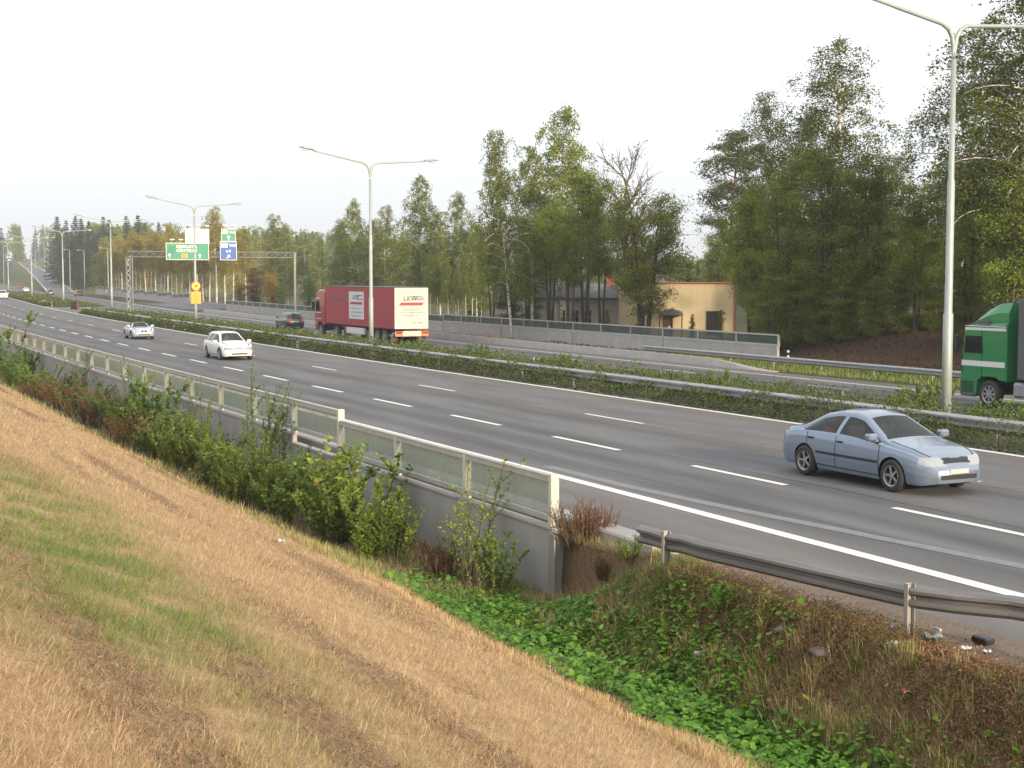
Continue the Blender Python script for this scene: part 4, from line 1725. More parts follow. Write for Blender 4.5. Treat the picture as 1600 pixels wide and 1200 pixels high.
    mb.build('number_plate', M['plate'], root)
    mb = MB()
    mb.box(-h - .012, -h + .02, -.25, .25, .60, .70)
    mb.build('number_plate', M['plate'], root)
    add_wheels(root, [(xw, sg * (wi - .11)) for xw in c['wx'] for sg in (1, -1)], c['wr'], .20)
    return root


def place(root, xl, s, z, toward=True, yaw=0.0):
    p = road_pt(xl, s, z)
    root.location = p
    root.rotation_euler = (0, 0, (-math.pi / 2 if toward else math.pi / 2) + road_rot(s) + yaw)
    return root


P_SILVER = car_paint('silver_blue_paint', (.215, .275, .365), .4, .28)
P_WHITE = car_paint('white_paint', (.78, .77, .75))
P_SILV2 = car_paint('silver_paint', (.50, .53, .58), .4)
P_BLACK = car_paint('black_paint', (.012, .014, .016))
P_RED = car_paint('red_paint', (.34, .022, .025))
P_DARK = car_paint('dark_maroon_paint', (.07, .02, .025))

car = build_car('sedan', P_SILVER, 'pale blue silver saloon car passing in the foreground', 'car', 'parked_car'.replace('parked_', ''))
pa, pb = at_z(1248, 743, 0), at_z(1396, 768, 0)
mid = (pa + pb) / 2
car.scale = (.94, .94, .94)
SILVER = place(car, mid[0] + .78 - float(curve(mid[1])), mid[1] - .02, .006)
car = build_car('estate', P_WHITE, 'white estate car with its headlamps towards us, behind the roadster', 'car', 'car')
car['label'] = 'white estate car driving towards the viewer in the middle lane'
q = at_z(345, 562.5, 0)
car.scale = (.86, .86, .84)
place(car, q[0] + .68 - float(curve(q[1])), q[1] + 1.29, .006)
car = build_car('roadster', P_SILV2, 'small silver roadster with a dark soft top', 'car', 'car')
q = at_z(207, 530, 0)
car.scale = (.82, .84, .80)
place(car, q[0] + .60 - float(curve(q[1])), q[1] + 1.0, .006)
car = build_car('estate', P_BLACK, 'black estate car just ahead of the red lorry', 'car', 'car')
q = at_z(457, 513, -1)
place(car, q[0] - float(curve(q[1])), q[1] + 1.0, -.994, False)
FARCARS = [('estate', P_DARK, 77, 365, 37.2, -1, False, 'dark maroon car approaching the foot of the slip road'), ('estate', P_RED, 122, 350, 41.3, -1, False, 'red car in the outer lane at the foot of the slip road'),
           ('sedan', P_WHITE, 40, 432, 37.0, -1, False, 'white car on the distant far carriageway beside the wedge'), ('estate', P_RED, 31, 545, 40.5, -1, False, 'small red car following the distant bend'),
           ('estate', P_WHITE, 3, 250, 21.6, 0, True, 'white car with red tail lights at the left edge of the view')]
for kd, pt, px, D, xl, z, tw, lab in FARCARS:
    car = build_car(kd, pt, lab, 'car', 'car', detail=False)
    q = at_d(px, D)
    place(car, q[0] - float(curve(q[1])), q[1], z + .006, tw)
for px, D, pt, lab in ((47, 790, P_RED, 'red car climbing the slip road hill'), (38, 930, P_DARK, 'dark car near the crest of the slip road')):
    car = build_car('estate', pt, lab, 'car', 'car', detail=False)
    q = at_d(px, D)
    car.location = (q[0], q[1], float(ramp_z(q[1])) + .06)
    car.rotation_euler = (0, 0, math.pi / 2 - .12)

# ---- lorries
M['lorry_red'] = pmat('lorry_red_tarpaulin', (.33, .026, .040), .55, col2=(.37, .032, .046), scale=1.5, streak=True)
M['lorry_red_gloss'] = car_paint('lorry_red_cab', (.33, .026, .038))
M['lorry_cream'] = pmat('lorry_white_doors', (.56, .54, .49), .7, spec=.2)
M['lorry_green'] = car_paint('lorry_green_cab', (.012, .20, .055), .0, .35)
M['lorry_grey'] = pmat('lorry_grey_plastic', (.10, .105, .11), .6)
M['violet'] = pmat('violet_lettering', (.12, .06, .22), .6)
M['banner'] = pmat('white_banner', (.66, .66, .66), .6)


def marks(mb, x0, x1, y, z, h, n, seed, skew=0.0, axis='x'):
    """worn lettering too small to read: a row of letter-like strokes"""
    r = random.Random(seed)
    wd = (x1 - x0) / n
    for k in range(n):
        a = x0 + k * wd
        hh = h * r.choice([.62, .62, 1.0])
        for (u0, u1, v0, v1) in ((0, .22, 0, hh), (.23, .70, hh - h * .2, hh), (.23, .70, 0, h * .2)):
            if r.random() < .85:
                if axis == 'x':
                    mb.box(a + u0 * wd, a + u1 * wd, y - .006, y, z + v0, z + v1)
                else:
                    mb.box(y, y + .006, a + u0 * wd, a + u1 * wd, z + v0, z + v1)


def cab_mesh(prof, wid, m, name, root, bev=.05, inset=.06):
    """cab shell: side outline (x,z) with softened edges"""
    prof = np.array(prof, float)
    cx_, cz_ = prof.mean(0)
    mb = MB()
    fr = []
    for y, k in ((-wid / 2, 1 - inset), (-wid / 2 + bev * .35, 1 - inset * .35), (-wid / 2 + bev, 1.0), (wid / 2 - bev, 1.0), (wid / 2 - bev * .35, 1 - inset * .35), (wid / 2, 1 - inset)):
        fr.append((np.array([cx_ * (1 - k), y, cz_ * (1 - k)]), np.array([k, 0, 0]), np.array([0, 0, k])))
    mb.extrude(prof, fr)
    return mb.build(name, m, root, smooth=False)


def lorry_wheels(root, xs_, wid, r=.5):
    add_wheels(root, [(x, sg * (wid / 2 - .17)) for x in xs_ for sg in (1, -1)], r, .32, 8)


# red articulated lorry seen from behind; local +x forward, rear at x=0
root = tag(empty('articulated_lorry', (0, 0, 0)), 'red articulated lorry with cream rear doors driving away', 'lorry')
TL, TWd, TB, TT = 13.6, 2.5, 1.12, 4.0
mb = MB()
mb.box(.03, TL, -TWd / 2, TWd / 2, TB, TT - .06, 0, None, .02)
mb.build('trailer_box', M['lorry_red'], root)
mb = MB()
mb.box(-.02, TL + .03, -TWd / 2 - .02, TWd / 2 + .02, TT - .058, TT, 0, None, .015)
mb.build('roof_rail', M['lorry_grey'], root)
mb = MB()
for sg in (-1, 1):
    mb.box(-.03, .028, min(sg * .004, sg * (TWd / 2)), max(sg * .004, sg * (TWd / 2)), TB + .02, TT - .062, 0, None, .006)
d_ = mb.build('rear_door', M['lorry_cream'], root)
REAR_M = Matrix.Translation((-.034, 0, 0)) @ Matrix.Rotation(-math.pi / 2, 4, 'Z')
SIDE_M = Matrix.Translation((0, TWd / 2 + .013, 0)) @ Matrix.Rotation(math.pi, 4, 'Z')


def decal(name, tm, Mx, parent, mat):
    q = MB()
    q.v, q.f, q.n = [xf(v, Mx) for v in tm.v], tm.f, tm.n
    return q.build(name, M[mat], parent)


def logo_rows(Mx, parent, word, wx, wfac, bars, rows):
    tm = MB()
    text(tm, word, wx, 3.06, .34, 0, shear=.25, wfac=wfac)
    decal('lettering', tm, Mx, parent, 'lorry_grey')
    for z, a, b, h in bars:
        tm = MB()
        prism(tm, [(a, z), (b, z), (b + .03, z + h), (a + .03, z + h)], -.006, 0)
        decal('logo_bar', tm, Mx, parent, 'lorry_grey')
    for z, a, b, nn, h in rows:
        tm = MB()
        marks(tm, a, b, 0, z, h, nn, int(z * 100))
        decal('lettering', tm, Mx, parent, 'lorry_grey')


logo_rows(REAR_M, d_, 'LKW', -.62, 1.0, ((3.34, .05, .85, .05), (3.22, .18, .95, .05), (3.12, .05, .9, .05)),
          ((2.42, -.72, .55, 22, .085), (2.22, -.88, .90, 30, .085), (2.02, -.66, .48, 20, .085), (1.50, .12, .86, 8, .14)))
tm = MB()
prism(tm, [(-.95, 2.74), (.78, 2.74), (.92, 2.94), (-.78, 2.94)], -.006, 0)
mb = MB()
mb.v = [xf(v, Matrix.Translation((-.035, 0, 0)) @ Matrix.Rotation(-math.pi / 2, 4, 'Z')) for v in tm.v]
mb.f, mb.n = tm.f, tm.n
mb.build('red_bar', M['lorry_red'], d_)
# left side (facing us) is +y in local coords, x grows to the left in view
sideM = Matrix.Translation((0, TWd / 2 + .008, 0)) @ Matrix.Rotation(math.pi, 4, 'Z')
mb = MB()
mb.box(5.6, 8.55, TWd / 2 + .001, TWd / 2 + .012, 1.62, 3.62)
ban = mb.build('side_banner', M['banner'], root)
logo_rows(SIDE_M, ban, 'LKW', -7.85, 1.25, ((3.30, -6.9, -5.85, .07), (3.03, -6.9, -5.8, .07)), ((2.34, -8.2, -6.2, 14, .11), (2.07, -8.35, -5.8, 24, .11), (1.80, -8.1, -6.1, 18, .11)))
tm = MB()
prism(tm, [(-8.3, 2.68), (-6.0, 2.68), (-5.85, 2.86), (-8.15, 2.86)], -.006, 0)
mb = MB()
mb.v = [xf(v, Matrix.Translation((0, TWd / 2 + .013, 0)) @ Matrix.Rotation(math.pi, 4, 'Z')) for v in tm.v]
mb.f, mb.n = tm.f, tm.n
mb.build('red_bar', M['lorry_red'], ban)
for k in range(7):
    tm = MB()
    marks(tm, -12.6 + .43 * k, -12.17 + .43 * k, 0, 2.86, .42, 1, 8 + k)
    if tm.n:
        decal('letter', tm, Matrix.Translation((0, TWd / 2 + .003, 0)) @ Matrix.Rotation(math.pi, 4, 'Z'), root, 'violet')
mb = MB()
mb.box(.1, TL - .6, -.5, .5, .80, 1.10, 0, None, .02)
mb.build('chassis', M['black'], root)
mb = MB()
mb.box(-.10, .06, -TWd / 2 + .02, TWd / 2 - .02, .62, .98, 0, None, .03)
bp_ = mb.build('rear_bumper', M['lorry_cream'], root)
for sg in (-1, 1):
    mb = MB()
    mb.box(-.125, -.102, sg * .95 - .25, sg * .95 + .25, .80, .97, 0, None, .01)
    mb.build('tail_light', M['tail'], bp_)
    mb = MB()
    mb.box(-.125, -.102, sg * .95 - .27, sg * .95 + .27, .63, .78, 0, None, .01)
    mb.build('marker_plate', M['amber'], bp_)
mb = MB()
mb.box(-.13, -.102, -.28, .28, .68, .80)
mb.build('number_plate', M['plate'], bp_)
for sg in (1, -1):
    mb = MB()
    mb.box(5.8, 9.3, min(sg * .98, sg * 1.2), max(sg * .98, sg * 1.2), .50, .98, 0, None, .03)
    mb.build('side_guard', M['banner'], root)
    mb = MB()
    mb.box(9.35, 9.75, min(sg * .95, sg * 1.18), max(sg * .95, sg * 1.18), .55, 1.0, 0, None, .03)
    mb.build('tool_box', M['lorry_red'], root)
    mb = MB()
    mb.box(.3, .34, min(sg * .9, sg * 1.2), max(sg * .9, sg * 1.2), .35, .9)
    mb.build('mud_flap', M['black'], root)
lorry_wheels(root, (1.9, 3.25, 4.6, 11.4), 2.5)
lorry_wheels(root, (14.9,), 2.45)
cabp = [(13.85, .95), (13.85, 3.55), (14.1, 3.72), (15.2, 3.68), (15.75, 3.45), (15.98, 2.9), (16.10, 1.9), (16.14, 1.2), (16.12, .45), (15.55, .45), (15.50, .95), (15.2, 1.16), (14.6, 1.16), (14.3, .95)]
cb = cab_mesh(cabp, 2.45, M['lorry_red_gloss'], 'cab', root)
for sg in (1, -1):
    mb = MB()
    y0, y1 = sorted((sg * 1.226, sg * 1.236))
    prism(mb, [(15.0, 2.0), (15.92, 2.0), (15.80, 2.85), (15.05, 2.85)], y0, y1)
    mb.build('side_window', M['glass_car'], cb)
    for z, zz_, a in ((1.86, 1.92, 14.7), (1.40, 1.45, 14.6), (1.10, 1.14, 15.5), (2.98, 3.05, 14.9)):
        mb = MB()
        mb.box(a, 15.95, y0, y1 + .002, z, zz_)
        mb.build('stripe', M['banner'], cb)
    mb = MB()
    y0, y1 = sorted((sg * 1.30, sg * 1.52))
    mb.box(15.9, 16.05, y0, y1, 2.1, 2.75, 0, None, .04)
    mb.build('mirror', M['black'], cb)
mb = MB()
mb.box(12.2, 15.6, -.5, .5, .62, .94)
mb.build('tractor_chassis', M['black'], root)
q = at_z(619, 543, -1)      # rear near corner on the ground
RL = 119.0
tq = at_z(617, 540.5, -1)
s_r = tq[1]
root.scale = (1.16, 1, 1.02)
place(root, tq[0] + 1.25 - float(curve(s_r)), s_r, -.994, False, yaw=0.0)
RED = root

# green lorry at the right edge, approaching from the right, facing left (away along the far carriageway)
root = tag(empty('lorry', (0, 0, 0)), 'green lorry cab with a white stripe entering at the right edge', 'lorry')
cabp = [(-2.2, 1.0), (-2.2, 3.0), (-2.2, 3.12), (-.25, 3.02), (-.08, 2.8), (0.04, 2.0), (.10, 1.2), (.10, .42), (-.72, .42), (-.78, .95), (-1.0, 1.12), (-1.7, 1.12), (-1.95, 1.0)]
cb = cab_mesh(cabp, 2.48, M['lorry_green'], 'cab', root)
mb = MB()
fr = []
for y, k in ((-1.18, .0), (-1.0, 1), (1.0, 1), (1.18, .0)):
    fr.append((np.array([0, y, 3.05 + (0 if k else .0)]), np.array([1.0, 0, 0]), np.array([0, 0, .55 + .45 * k])))
mb.extrude([(-2.25, 0), (-.35, 0), (-.55, .14), (-1.15, .55), (-1.7, .78), (-2.25, .82)][::-1], fr)
sp = mb.build('roof_spoiler', M['lorry_green'], cb)
for sg in (1, -1):
    y0, y1 = sorted((sg * 1.241, sg * 1.251))
    mb = MB()
    prism(mb, [(-1.05, 1.98), (-.10, 1.98), (-.16, 2.62), (-1.0, 2.62)], y0, y1)
    mb.build('side_window', M['glass_car'], cb)
    for a, b, z, zz_, mt in ((-2.15, .02, 1.50, 1.70, 'banner'), (-2.18, -.12, 2.83, 2.93, 'banner'), (-2.18, -.12, 2.97, 3.00, 'banner'), (-2.1, -.2, 1.90, 1.93, 'lorry_green')):
        mb = MB()
        mb.box(a, b, y0, y1 + (.004 if sg > 0 else 0), z, zz_)
        mb.build('stripe', M[mt], cb)
    mb = MB()
    mb.box(-1.0, -.98, y0, y1 + .002, 1.2, 2.9)
    mb.box(-.02 - .0, .03, y0, y1 + .002, 1.2, 1.95)
    mb.build('door_gap', M['black'], cb)
    mb = MB()
    mb.box(-1.35, -.75, y0 if sg > 0 else y0 - .03, y1 + (.03 if sg > 0 else 0), 3.05, 3.2)
    mb.build('roof_lamp', M['lorry_grey'], cb)
    mb = MB()
    y0, y1 = sorted((sg * 1.32, sg * 1.5))
    mb.box(.05, .2, y0, y1, 2.0, 2.65, 0, None, .04)
    mb.build('mirror', M['black'], cb)
    mb = MB()
    y0, y1 = sorted((sg * .95, sg * 1.22))
    mb.box(-3.6, -2.5, y0, y1, .45, 1.0, 0, None, .08)
    mb.build('fuel_tank', M['galv'], root)
mb = MB()
mb.box(-.66, .13, -1.24, 1.24, .36, .98, 0, None, .05)
mb.build('bumper', M['lorry_grey'], root)
mb = MB()
mb.box(-6.5, -.3, -.5, .5, .62, .98)
mb.build('chassis', M['black'], root)
mb = MB()
mb.box(-16, -2.75, -1.25, 1.25, 1.12, 4.0, 0, None, .02)
mb.build('trailer_box', M['lorry_grey'], root)
lorry_wheels(root, (-1.36, -5.0, -12.0, -13.4), 2.5)
q = at_z(1548, 637, -1)
place(root, q[0] + 1.1 - float(curve(q[1])), q[1] + 1.36, -.994, False)

# ------------------------------------------------------------------ trees
def rng(k):
    return np.random.RandomState(k)


def bent(p0, d, L, n, droop, r, wob=.06):
    pts = [np.array(p0, float)]
    d = np.array(d, float)
    d /= np.linalg.norm(d)
    for k in range(n):
        d = d + np.array([0, 0, droop]) + r.normal(size=3) * wob
        d /= np.linalg.norm(d)
        pts.append(pts[-1] + d * L / n)
    return np.array(pts)


def trunk_line(H, lean, r, wob=.012, n=14):
    t = np.linspace(0, 1, n)
    ax = r.uniform(0, 6.28)
    P = np.stack([np.zeros(n), np.zeros(n), t * H], -1)
    P[:, 0] += lean * H * t ** 1.2
    ph = r.uniform(0, 6.28, 2)
    P[:, 0] += wob * H * np.sin(t * 5 + ph[0]) * t
    P[:, 1] += wob * H * np.sin(t * 6 + ph[1]) * t
    return t, P


def make_tree(kind, seed):
    """returns (trunk builder, crown builder, height)"""
    r = rng(seed)
    tk, cr = MB(), MB()
    if kind.startswith('birch'):
        tall = kind == 'birch_tall'
        fine = kind == 'birch_fine'
        H = 18.0
        lean = r.uniform(-.05, .05)
        t, P = trunk_line(H, lean, r)
        rad = .17 * (1 - t) ** .85 + .012
        P[0, 2] = -.6
        tk.tube(P, rad, 9)
        base = .46 if tall else (.16 if kind == 'birch_low' else .24)
        nb = 54 if not tall else 40
        W = (3.9 if not fine else 4.3) if not tall else 2.7
        pts, dr, sz = [], [], []
        for k in range(nb):
            h = base + (1 - base) * (k + r.uniform(0, 1)) / nb
            prof = min(1, (h - base) / .16 + .40) * (1 - ((h - base) / (1 - base)) ** (1.55 if fine else 2.3)) ** .75 + .13
            L = W * prof * r.uniform(.55, 1.25)
            az = k * 2.4 + r.uniform(-.5, .5)
            p0 = np.array([np.interp(h, t, P[:, q]) for q in range(3)])
            el = r.uniform(.5, 1.0)
            b = bent(p0, (math.cos(az) * math.cos(el), math.sin(az) * math.cos(el), math.sin(el)), L, 7, -.17, r)
            tk.tube(b, np.linspace(.045 * prof + .012, .006, 8), 5, cap=False)
            for q in np.linspace(.25, 1, int(4 + 6 * prof)):
                c = np.array([np.interp(q * 7, np.arange(8), b[:, w_]) for w_ in range(3)])
                tl = r.uniform(.5, 2.0) * (.5 + prof)
                tw = bent(c, (r.normal() * .7, r.normal() * .7, -.15), tl, 5, -.42, r, .12)
                m = int((46 if fine else 22) * tl + 8)
                u = r.uniform(0, 5, m)
                lp = np.stack([np.interp(u, np.arange(6), tw[:, w_]) for w_ in range(3)], -1) + r.normal(size=(m, 3)) * np.array([.16, .16, .12])
                pts.append(lp)
        pts = np.concatenate(pts)
        cr.leaves(pts, .125 if fine else .19, r, 1.6, .1)
    elif kind in ('dark', 'dark_high', 'maple', 'bushy'):
        high = kind == 'dark_high'
        kind = 'dark' if high else kind
        H = 12.0
        ns = {'dark': 3, 'maple': 5, 'bushy': 4}[kind]
        W = {'dark': 3.0, 'maple': 4.5, 'bushy': 2.3}[kind]
        base = {'dark': .56 if high else .33, 'maple': .27, 'bushy': .06}[kind]
        cl = []
        for k in range(ns):
            az = k * 6.28 / ns + r.uniform(-.5, .5)
            sp = W * (.28 if kind != 'maple' else .5)
            top = np.array([math.cos(az) * sp * r.uniform(.5, 1.3), math.sin(az) * sp * r.uniform(.5, 1.3), H * r.uniform(.82, 1.0)])
            tt = np.linspace(0, 1, 9)[:, None]
            st = np.array([math.cos(az) * .16, math.sin(az) * .16, -.5]) * np.array([1, 1, 1])
            ln = st + (top - st) * np.concatenate([tt ** 1.3, tt ** 1.3, tt], 1) + r.normal(size=(9, 3)) * .07 * tt
            tk.tube(ln, np.linspace(.15 if kind != 'maple' else .18, .02, 9), 8)
            nb = 15 if kind != 'maple' else 15
            for q in range(nb):
                h = base + (1 - base) * (q + r.uniform()) / nb
                c = np.array([np.interp(h * 8, np.arange(9), ln[:, w_]) for w_ in range(3)])
                if kind == 'maple':
                    prof = math.sqrt(max(.05, 1 - ((h - .52) / .50) ** 2))
                else:
                    prof = math.sqrt(max(.04, 1 - ((h - (.76 if high else .58)) / (.30 if high else .47 if kind == 'dark' else .56)) ** 2)) * r.uniform(.75, 1.1)
                a2 = r.uniform(0, 6.28)
                L = W * prof * r.uniform(.4, 1.0) * (.75 if kind == 'maple' else .9)
                el = r.uniform(.0, .9)
                b = bent(c, (math.cos(a2) * math.cos(el), math.sin(a2) * math.cos(el), math.sin(el)), L, 6, -.03, r, .14)
                tk.tube(b, np.linspace(.04, .006, 7), 5, cap=False)
                for f in np.linspace(.45, 1, 3):
                    c2 = np.array([np.interp(f * 6, np.arange(7), b[:, w_]) for w_ in range(3)])
                    cl.append(np.r_[c2, r.uniform(.42, .85) * (1.1 if kind == 'maple' else .95)])
        cl = np.array(cl)
        m = {'dark': 150, 'maple': 130, 'bushy': 110}[kind]
        P = np.repeat(cl[:, :3], m, 0) + r.normal(size=(len(cl) * m, 3)) * np.repeat(cl[:, 3:], m, 0) * np.array([.58, .58, .38])
        cr.leaves(P, .128 if kind != 'maple' else .15, r, 1.45, .35)
    elif kind == 'bare':
        H = 12.0
        t, P = trunk_line(H * .8, .0, r)
        P[0, 2] = -.5
        tk.tube(P, .13 * (1 - t) + .02, 8)
        ends = []
        for k in range(44):
            h = r.uniform(.28, 1)
            p0 = np.array([np.interp(h, t, P[:, q]) for q in range(3)])
            az = k * 2.4
            el = r.uniform(.5, 1.1)
            L = 3.6 * (1.1 - h * .5) * r.uniform(.7, 1.1)
            b = bent(p0, (math.cos(az) * math.cos(el), math.sin(az) * math.cos(el), math.sin(el)), L, 6, .05, r, .1)
            tk.tube(b, np.linspace(.05, .012, 7), 5, cap=False)
            for q in range(14):
                f = r.uniform(.25, 1)
                c = np.array([np.interp(f * 6, np.arange(7), b[:, w_]) for w_ in range(3)])
                d = b[-1] - b[0]
                b2 = bent(c, d / np.linalg.norm(d) + r.normal(size=3) * .45 + np.array([0, 0, .3]), L * .42, 4, .0, r, .15)
                tk.tube(b2, np.linspace(.018, .008, 5), 4, cap=False)
                ends.append(b2[r.randint(2, 5, 4)] + r.normal(size=(4, 3)) * .1)
        e = np.concatenate(ends)
        cr.leaves(e[r.uniform(size=len(e)) < .5], .13, r, 1.5, .2)
    elif kind == 'spruce':
        H = 16.0
        t, P = trunk_line(H, 0, r, .004)
        P[0, 2] = -.6
        tk.tube(P, .17 * (1 - t) + .01, 8)
        pts, drs = [], []
        for k in range(30):
            h = .08 + .92 * k / 30
            L = 2.7 * (1 - h) ** .85 + .12
            nb = 7 if h < .85 else 5
            for q in range(nb):
                az = q * 6.28 / nb + k * .9 + r.uniform(-.3, .3)
                Lr = L * r.uniform(.65, 1.15)
                p0 = np.array([0, 0, h * H])
                b = bent(p0, (math.cos(az), math.sin(az), .12), Lr, 5, -.09, r, .05)
                b[-1, 2] += .12
                m = int(18 * Lr + 6)
                u = r.uniform(0, 5, m)
                c = np.stack([np.interp(u, np.arange(6), b[:, w_]) for w_ in range(3)], -1)
                side = np.array([-math.sin(az), math.cos(az), 0])
                c = c + side * (r.normal(size=m) * .17 * (1.2 - u / 5))[:, None] * Lr ** .5 + np.array([0, 0, -1]) * (np.abs(r.normal(size=m)) * .16)[:, None]
                pts.append(c)
                drs.append(np.tile([math.cos(az), math.sin(az), -.35], (m, 1)))
        cr.leaves(np.concatenate(pts), .36, r, 2.6, .4, dirs=np.concatenate(drs))
    elif kind == 'pine':
        H = 16.0
        t, P = trunk_line(H, .01, r, .012)
        P[0, 2] = -.6
        tk.tube(P, .19 * (1 - t) ** .8 + .02, 9)
        cl = []
        for k in range(34):
            h = .46 + .54 * (k + r.uniform()) / 34
            L = 3.2 * (1 - ((h - .46) / .54) ** 2.0) ** .6 * r.uniform(.6, 1.1) * min(1, (h - .44) / .12 + .4) + .25
            az = k * 2.4 + r.uniform(-.4, .4)
            p0 = np.array([np.interp(h, t, P[:, q]) for q in range(3)])
            b = bent(p0, (math.cos(az), math.sin(az), r.uniform(-.1, .35)), L, 6, .03, r, .12)
            tk.tube(b, np.linspace(.05, .012, 7), 5, cap=False)
            for f in np.linspace(.45, 1, 5):
                c = np.array([np.interp(f * 6, np.arange(7), b[:, w_]) for w_ in range(3)])
                cl.append(c + r.normal(size=3) * .12)
        cl = np.array(cl)
        m = 80
        Pq = np.repeat(cl, m, 0) + r.normal(size=(len(cl) * m, 3)) * np.array([.42, .42, .15])
        cr.leaves(Pq, .23, r, 2.6, .2)
    return tk, cr, H


PROTO = {}
BARK = {'dark_high': 'dark_bark', 'birch_fine': 'birch_bark', 'birch': 'birch_bark', 'birch_low': 'birch_bark', 'birch_tall': 'birch_bark', 'dark': 'dark_bark', 'maple': 'dark_bark', 'bushy': 'stem', 'bare': 'wood', 'spruce': 'dark_bark', 'pine': 'pine_bark'}
LEAF = {'dark_high': 'leaf_dark', 'birch_fine': 'leaf_birch', 'birch': 'leaf_birch', 'birch_low': 'leaf_birch', 'birch_tall': 'leaf_birch_gold', 'dark': 'leaf_dark', 'maple': 'leaf_maple', 'bushy': 'leaf_dark', 'bare': 'leaf_rust', 'spruce': 'needle', 'pine': 'needle_pine'}
CATN = {'dark_high': 'alder_tree', 'birch_fine': 'birch_tree', 'birch': 'birch_tree', 'birch_low': 'birch_tree', 'birch_tall': 'birch_tree', 'dark': 'alder_tree', 'maple': 'maple_tree', 'bushy': 'bush', 'bare': 'bare_tree', 'spruce': 'spruce_tree', 'pine': 'pine_tree'}


def proto(kind, var, leaf=None):
    leaf = leaf or LEAF[kind]
    key = (kind, var, leaf)
    if key not in PROTO:
        if (kind, var) not in PROTO:
            tk, cr, H = make_tree(kind, 100 * (1 + list(BARK).index(kind)) + var)
            PROTO[kind, var] = (tk, cr, H, tk.mesh('trunk', M[BARK[kind]], True))
        tk, cr, H, tm_ = PROTO[kind, var]
        PROTO[key] = (tm_, cr.mesh('crown', M[leaf], False), H)
    return PROTO[key]


TR = random.Random(77)


def tree(kind, px, D, top, lab, wf=1.0, var=0, leaf=None, group=None, lean=None, base=None, name=None):
    p = at_d(px, D)
    gz = float(ground(p[0], p[1], False)) if base is None else base
    tm_, cm_, H = proto(kind, var, leaf)
    h = at_d(px, D, top)[2] - gz
    k = h / H * 1.02
    root = empty(name or CATN[kind], (p[0], p[1], gz), TR.uniform(0, 6.28), lab, 'bush' if kind == 'bushy' else 'tree', group, (k * wf, k * wf, k))
    if lean:
        root.rotation_euler = (lean[1], lean[0], TR.uniform(-.2, .2))
    link('trunk', tm_, root)
    link('crown', cm_, root)
    return root


# right-hand wood above the road bank
W1 = 'trees in the wood above the right bank'
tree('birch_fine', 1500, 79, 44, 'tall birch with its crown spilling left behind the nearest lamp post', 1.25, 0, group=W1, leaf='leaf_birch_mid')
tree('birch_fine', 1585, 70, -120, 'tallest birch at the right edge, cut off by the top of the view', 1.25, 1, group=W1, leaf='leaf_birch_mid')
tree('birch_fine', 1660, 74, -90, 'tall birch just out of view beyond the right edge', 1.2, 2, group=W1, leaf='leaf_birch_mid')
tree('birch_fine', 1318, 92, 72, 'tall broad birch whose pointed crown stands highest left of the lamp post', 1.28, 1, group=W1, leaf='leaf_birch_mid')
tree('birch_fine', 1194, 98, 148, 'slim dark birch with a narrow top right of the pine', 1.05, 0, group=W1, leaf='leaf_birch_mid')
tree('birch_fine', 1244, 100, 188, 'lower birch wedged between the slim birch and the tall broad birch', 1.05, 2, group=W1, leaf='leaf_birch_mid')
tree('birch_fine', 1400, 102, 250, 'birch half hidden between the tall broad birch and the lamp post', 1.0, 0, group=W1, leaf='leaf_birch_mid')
for px, D, top, wf, v, lab in [(1182, 88, 268, .9, 0, 'dark green alder in front of the slim birch'), (1225, 84, 262, .95, 1, 'dark alder with upright stems under the slim birch'), (1290, 82, 236, 1.0, 2, 'olive green alder below the tall broad birch'),
                               (1362, 80, 226, 1.05, 0, 'leafy alder at the right foot of the tall broad birch'), (1432, 77, 300, 1.0, 1, 'dark alder between the broad birch and the lamp post'), (1515, 72, 262, 1.05, 2, 'dense dark alder just right of the lamp post'),
                               (1580, 68, 250, 1.05, 0, 'dense dark alder above the green lorry'), (1650, 68, 240, 1.0, 1, 'dark alder beyond the right edge'), (1172, 97, 345, .8, 2, 'low alder beside the right corner of the yellow house'), (1185, 90, 360, 1.0, 1, 'low dark alder over the top of the brown bank'),
                               (1470, 84, 330, 1.1, 2, 'shadowy alder directly behind the lamp post'), (1270, 95, 330, 1.1, 0, 'shadowy alder deep in the wood behind the olive one'), (1345, 96, 320, 1.1, 1, 'shadowy alder deep in the wood under the broad birch'), (1545, 82, 300, 1.1, 0, 'shadowy alder deep in the wood behind the green lorry')]:
    tree('dark', px, D, top, lab, wf, v, group=W1)
for k, (px, D, top, wf) in enumerate([(1192, 86, 468, 1.5), (1250, 84, 440, 1.8), (1330, 80, 452, 1.8), (1410, 78, 440, 1.7), (1500, 72, 430, 1.8), (1580, 69, 420, 1.8), (1290, 93, 420, 2.0), (1450, 88, 410, 2.0), (1540, 80, 410, 2.0), (1380, 92, 415, 2.0), (1630, 72, 400, 2.0)]):
    labs = ['low bush at the left end of the wood by the yellow house', 'low bush under the slim birch at the top of the bank', 'low bush in the middle of the bank top', 'low bush left of the lamp post on the bank', 'low bush right of the lamp post on the bank', 'low bush above the cab of the green lorry',
            'undergrowth bush behind the olive alder', 'undergrowth bush behind the lamp post', 'undergrowth bush behind the green lorry', 'undergrowth bush under the broad birch', 'undergrowth bush at the right edge of the wood']
    tree('bushy', px, D, top, labs[k], wf, k % 2, group='undergrowth on the right bank')
tree('dark', 1128, 132, 350, 'dark tree filling in behind the yellow house below the pine', 1.1, 1)
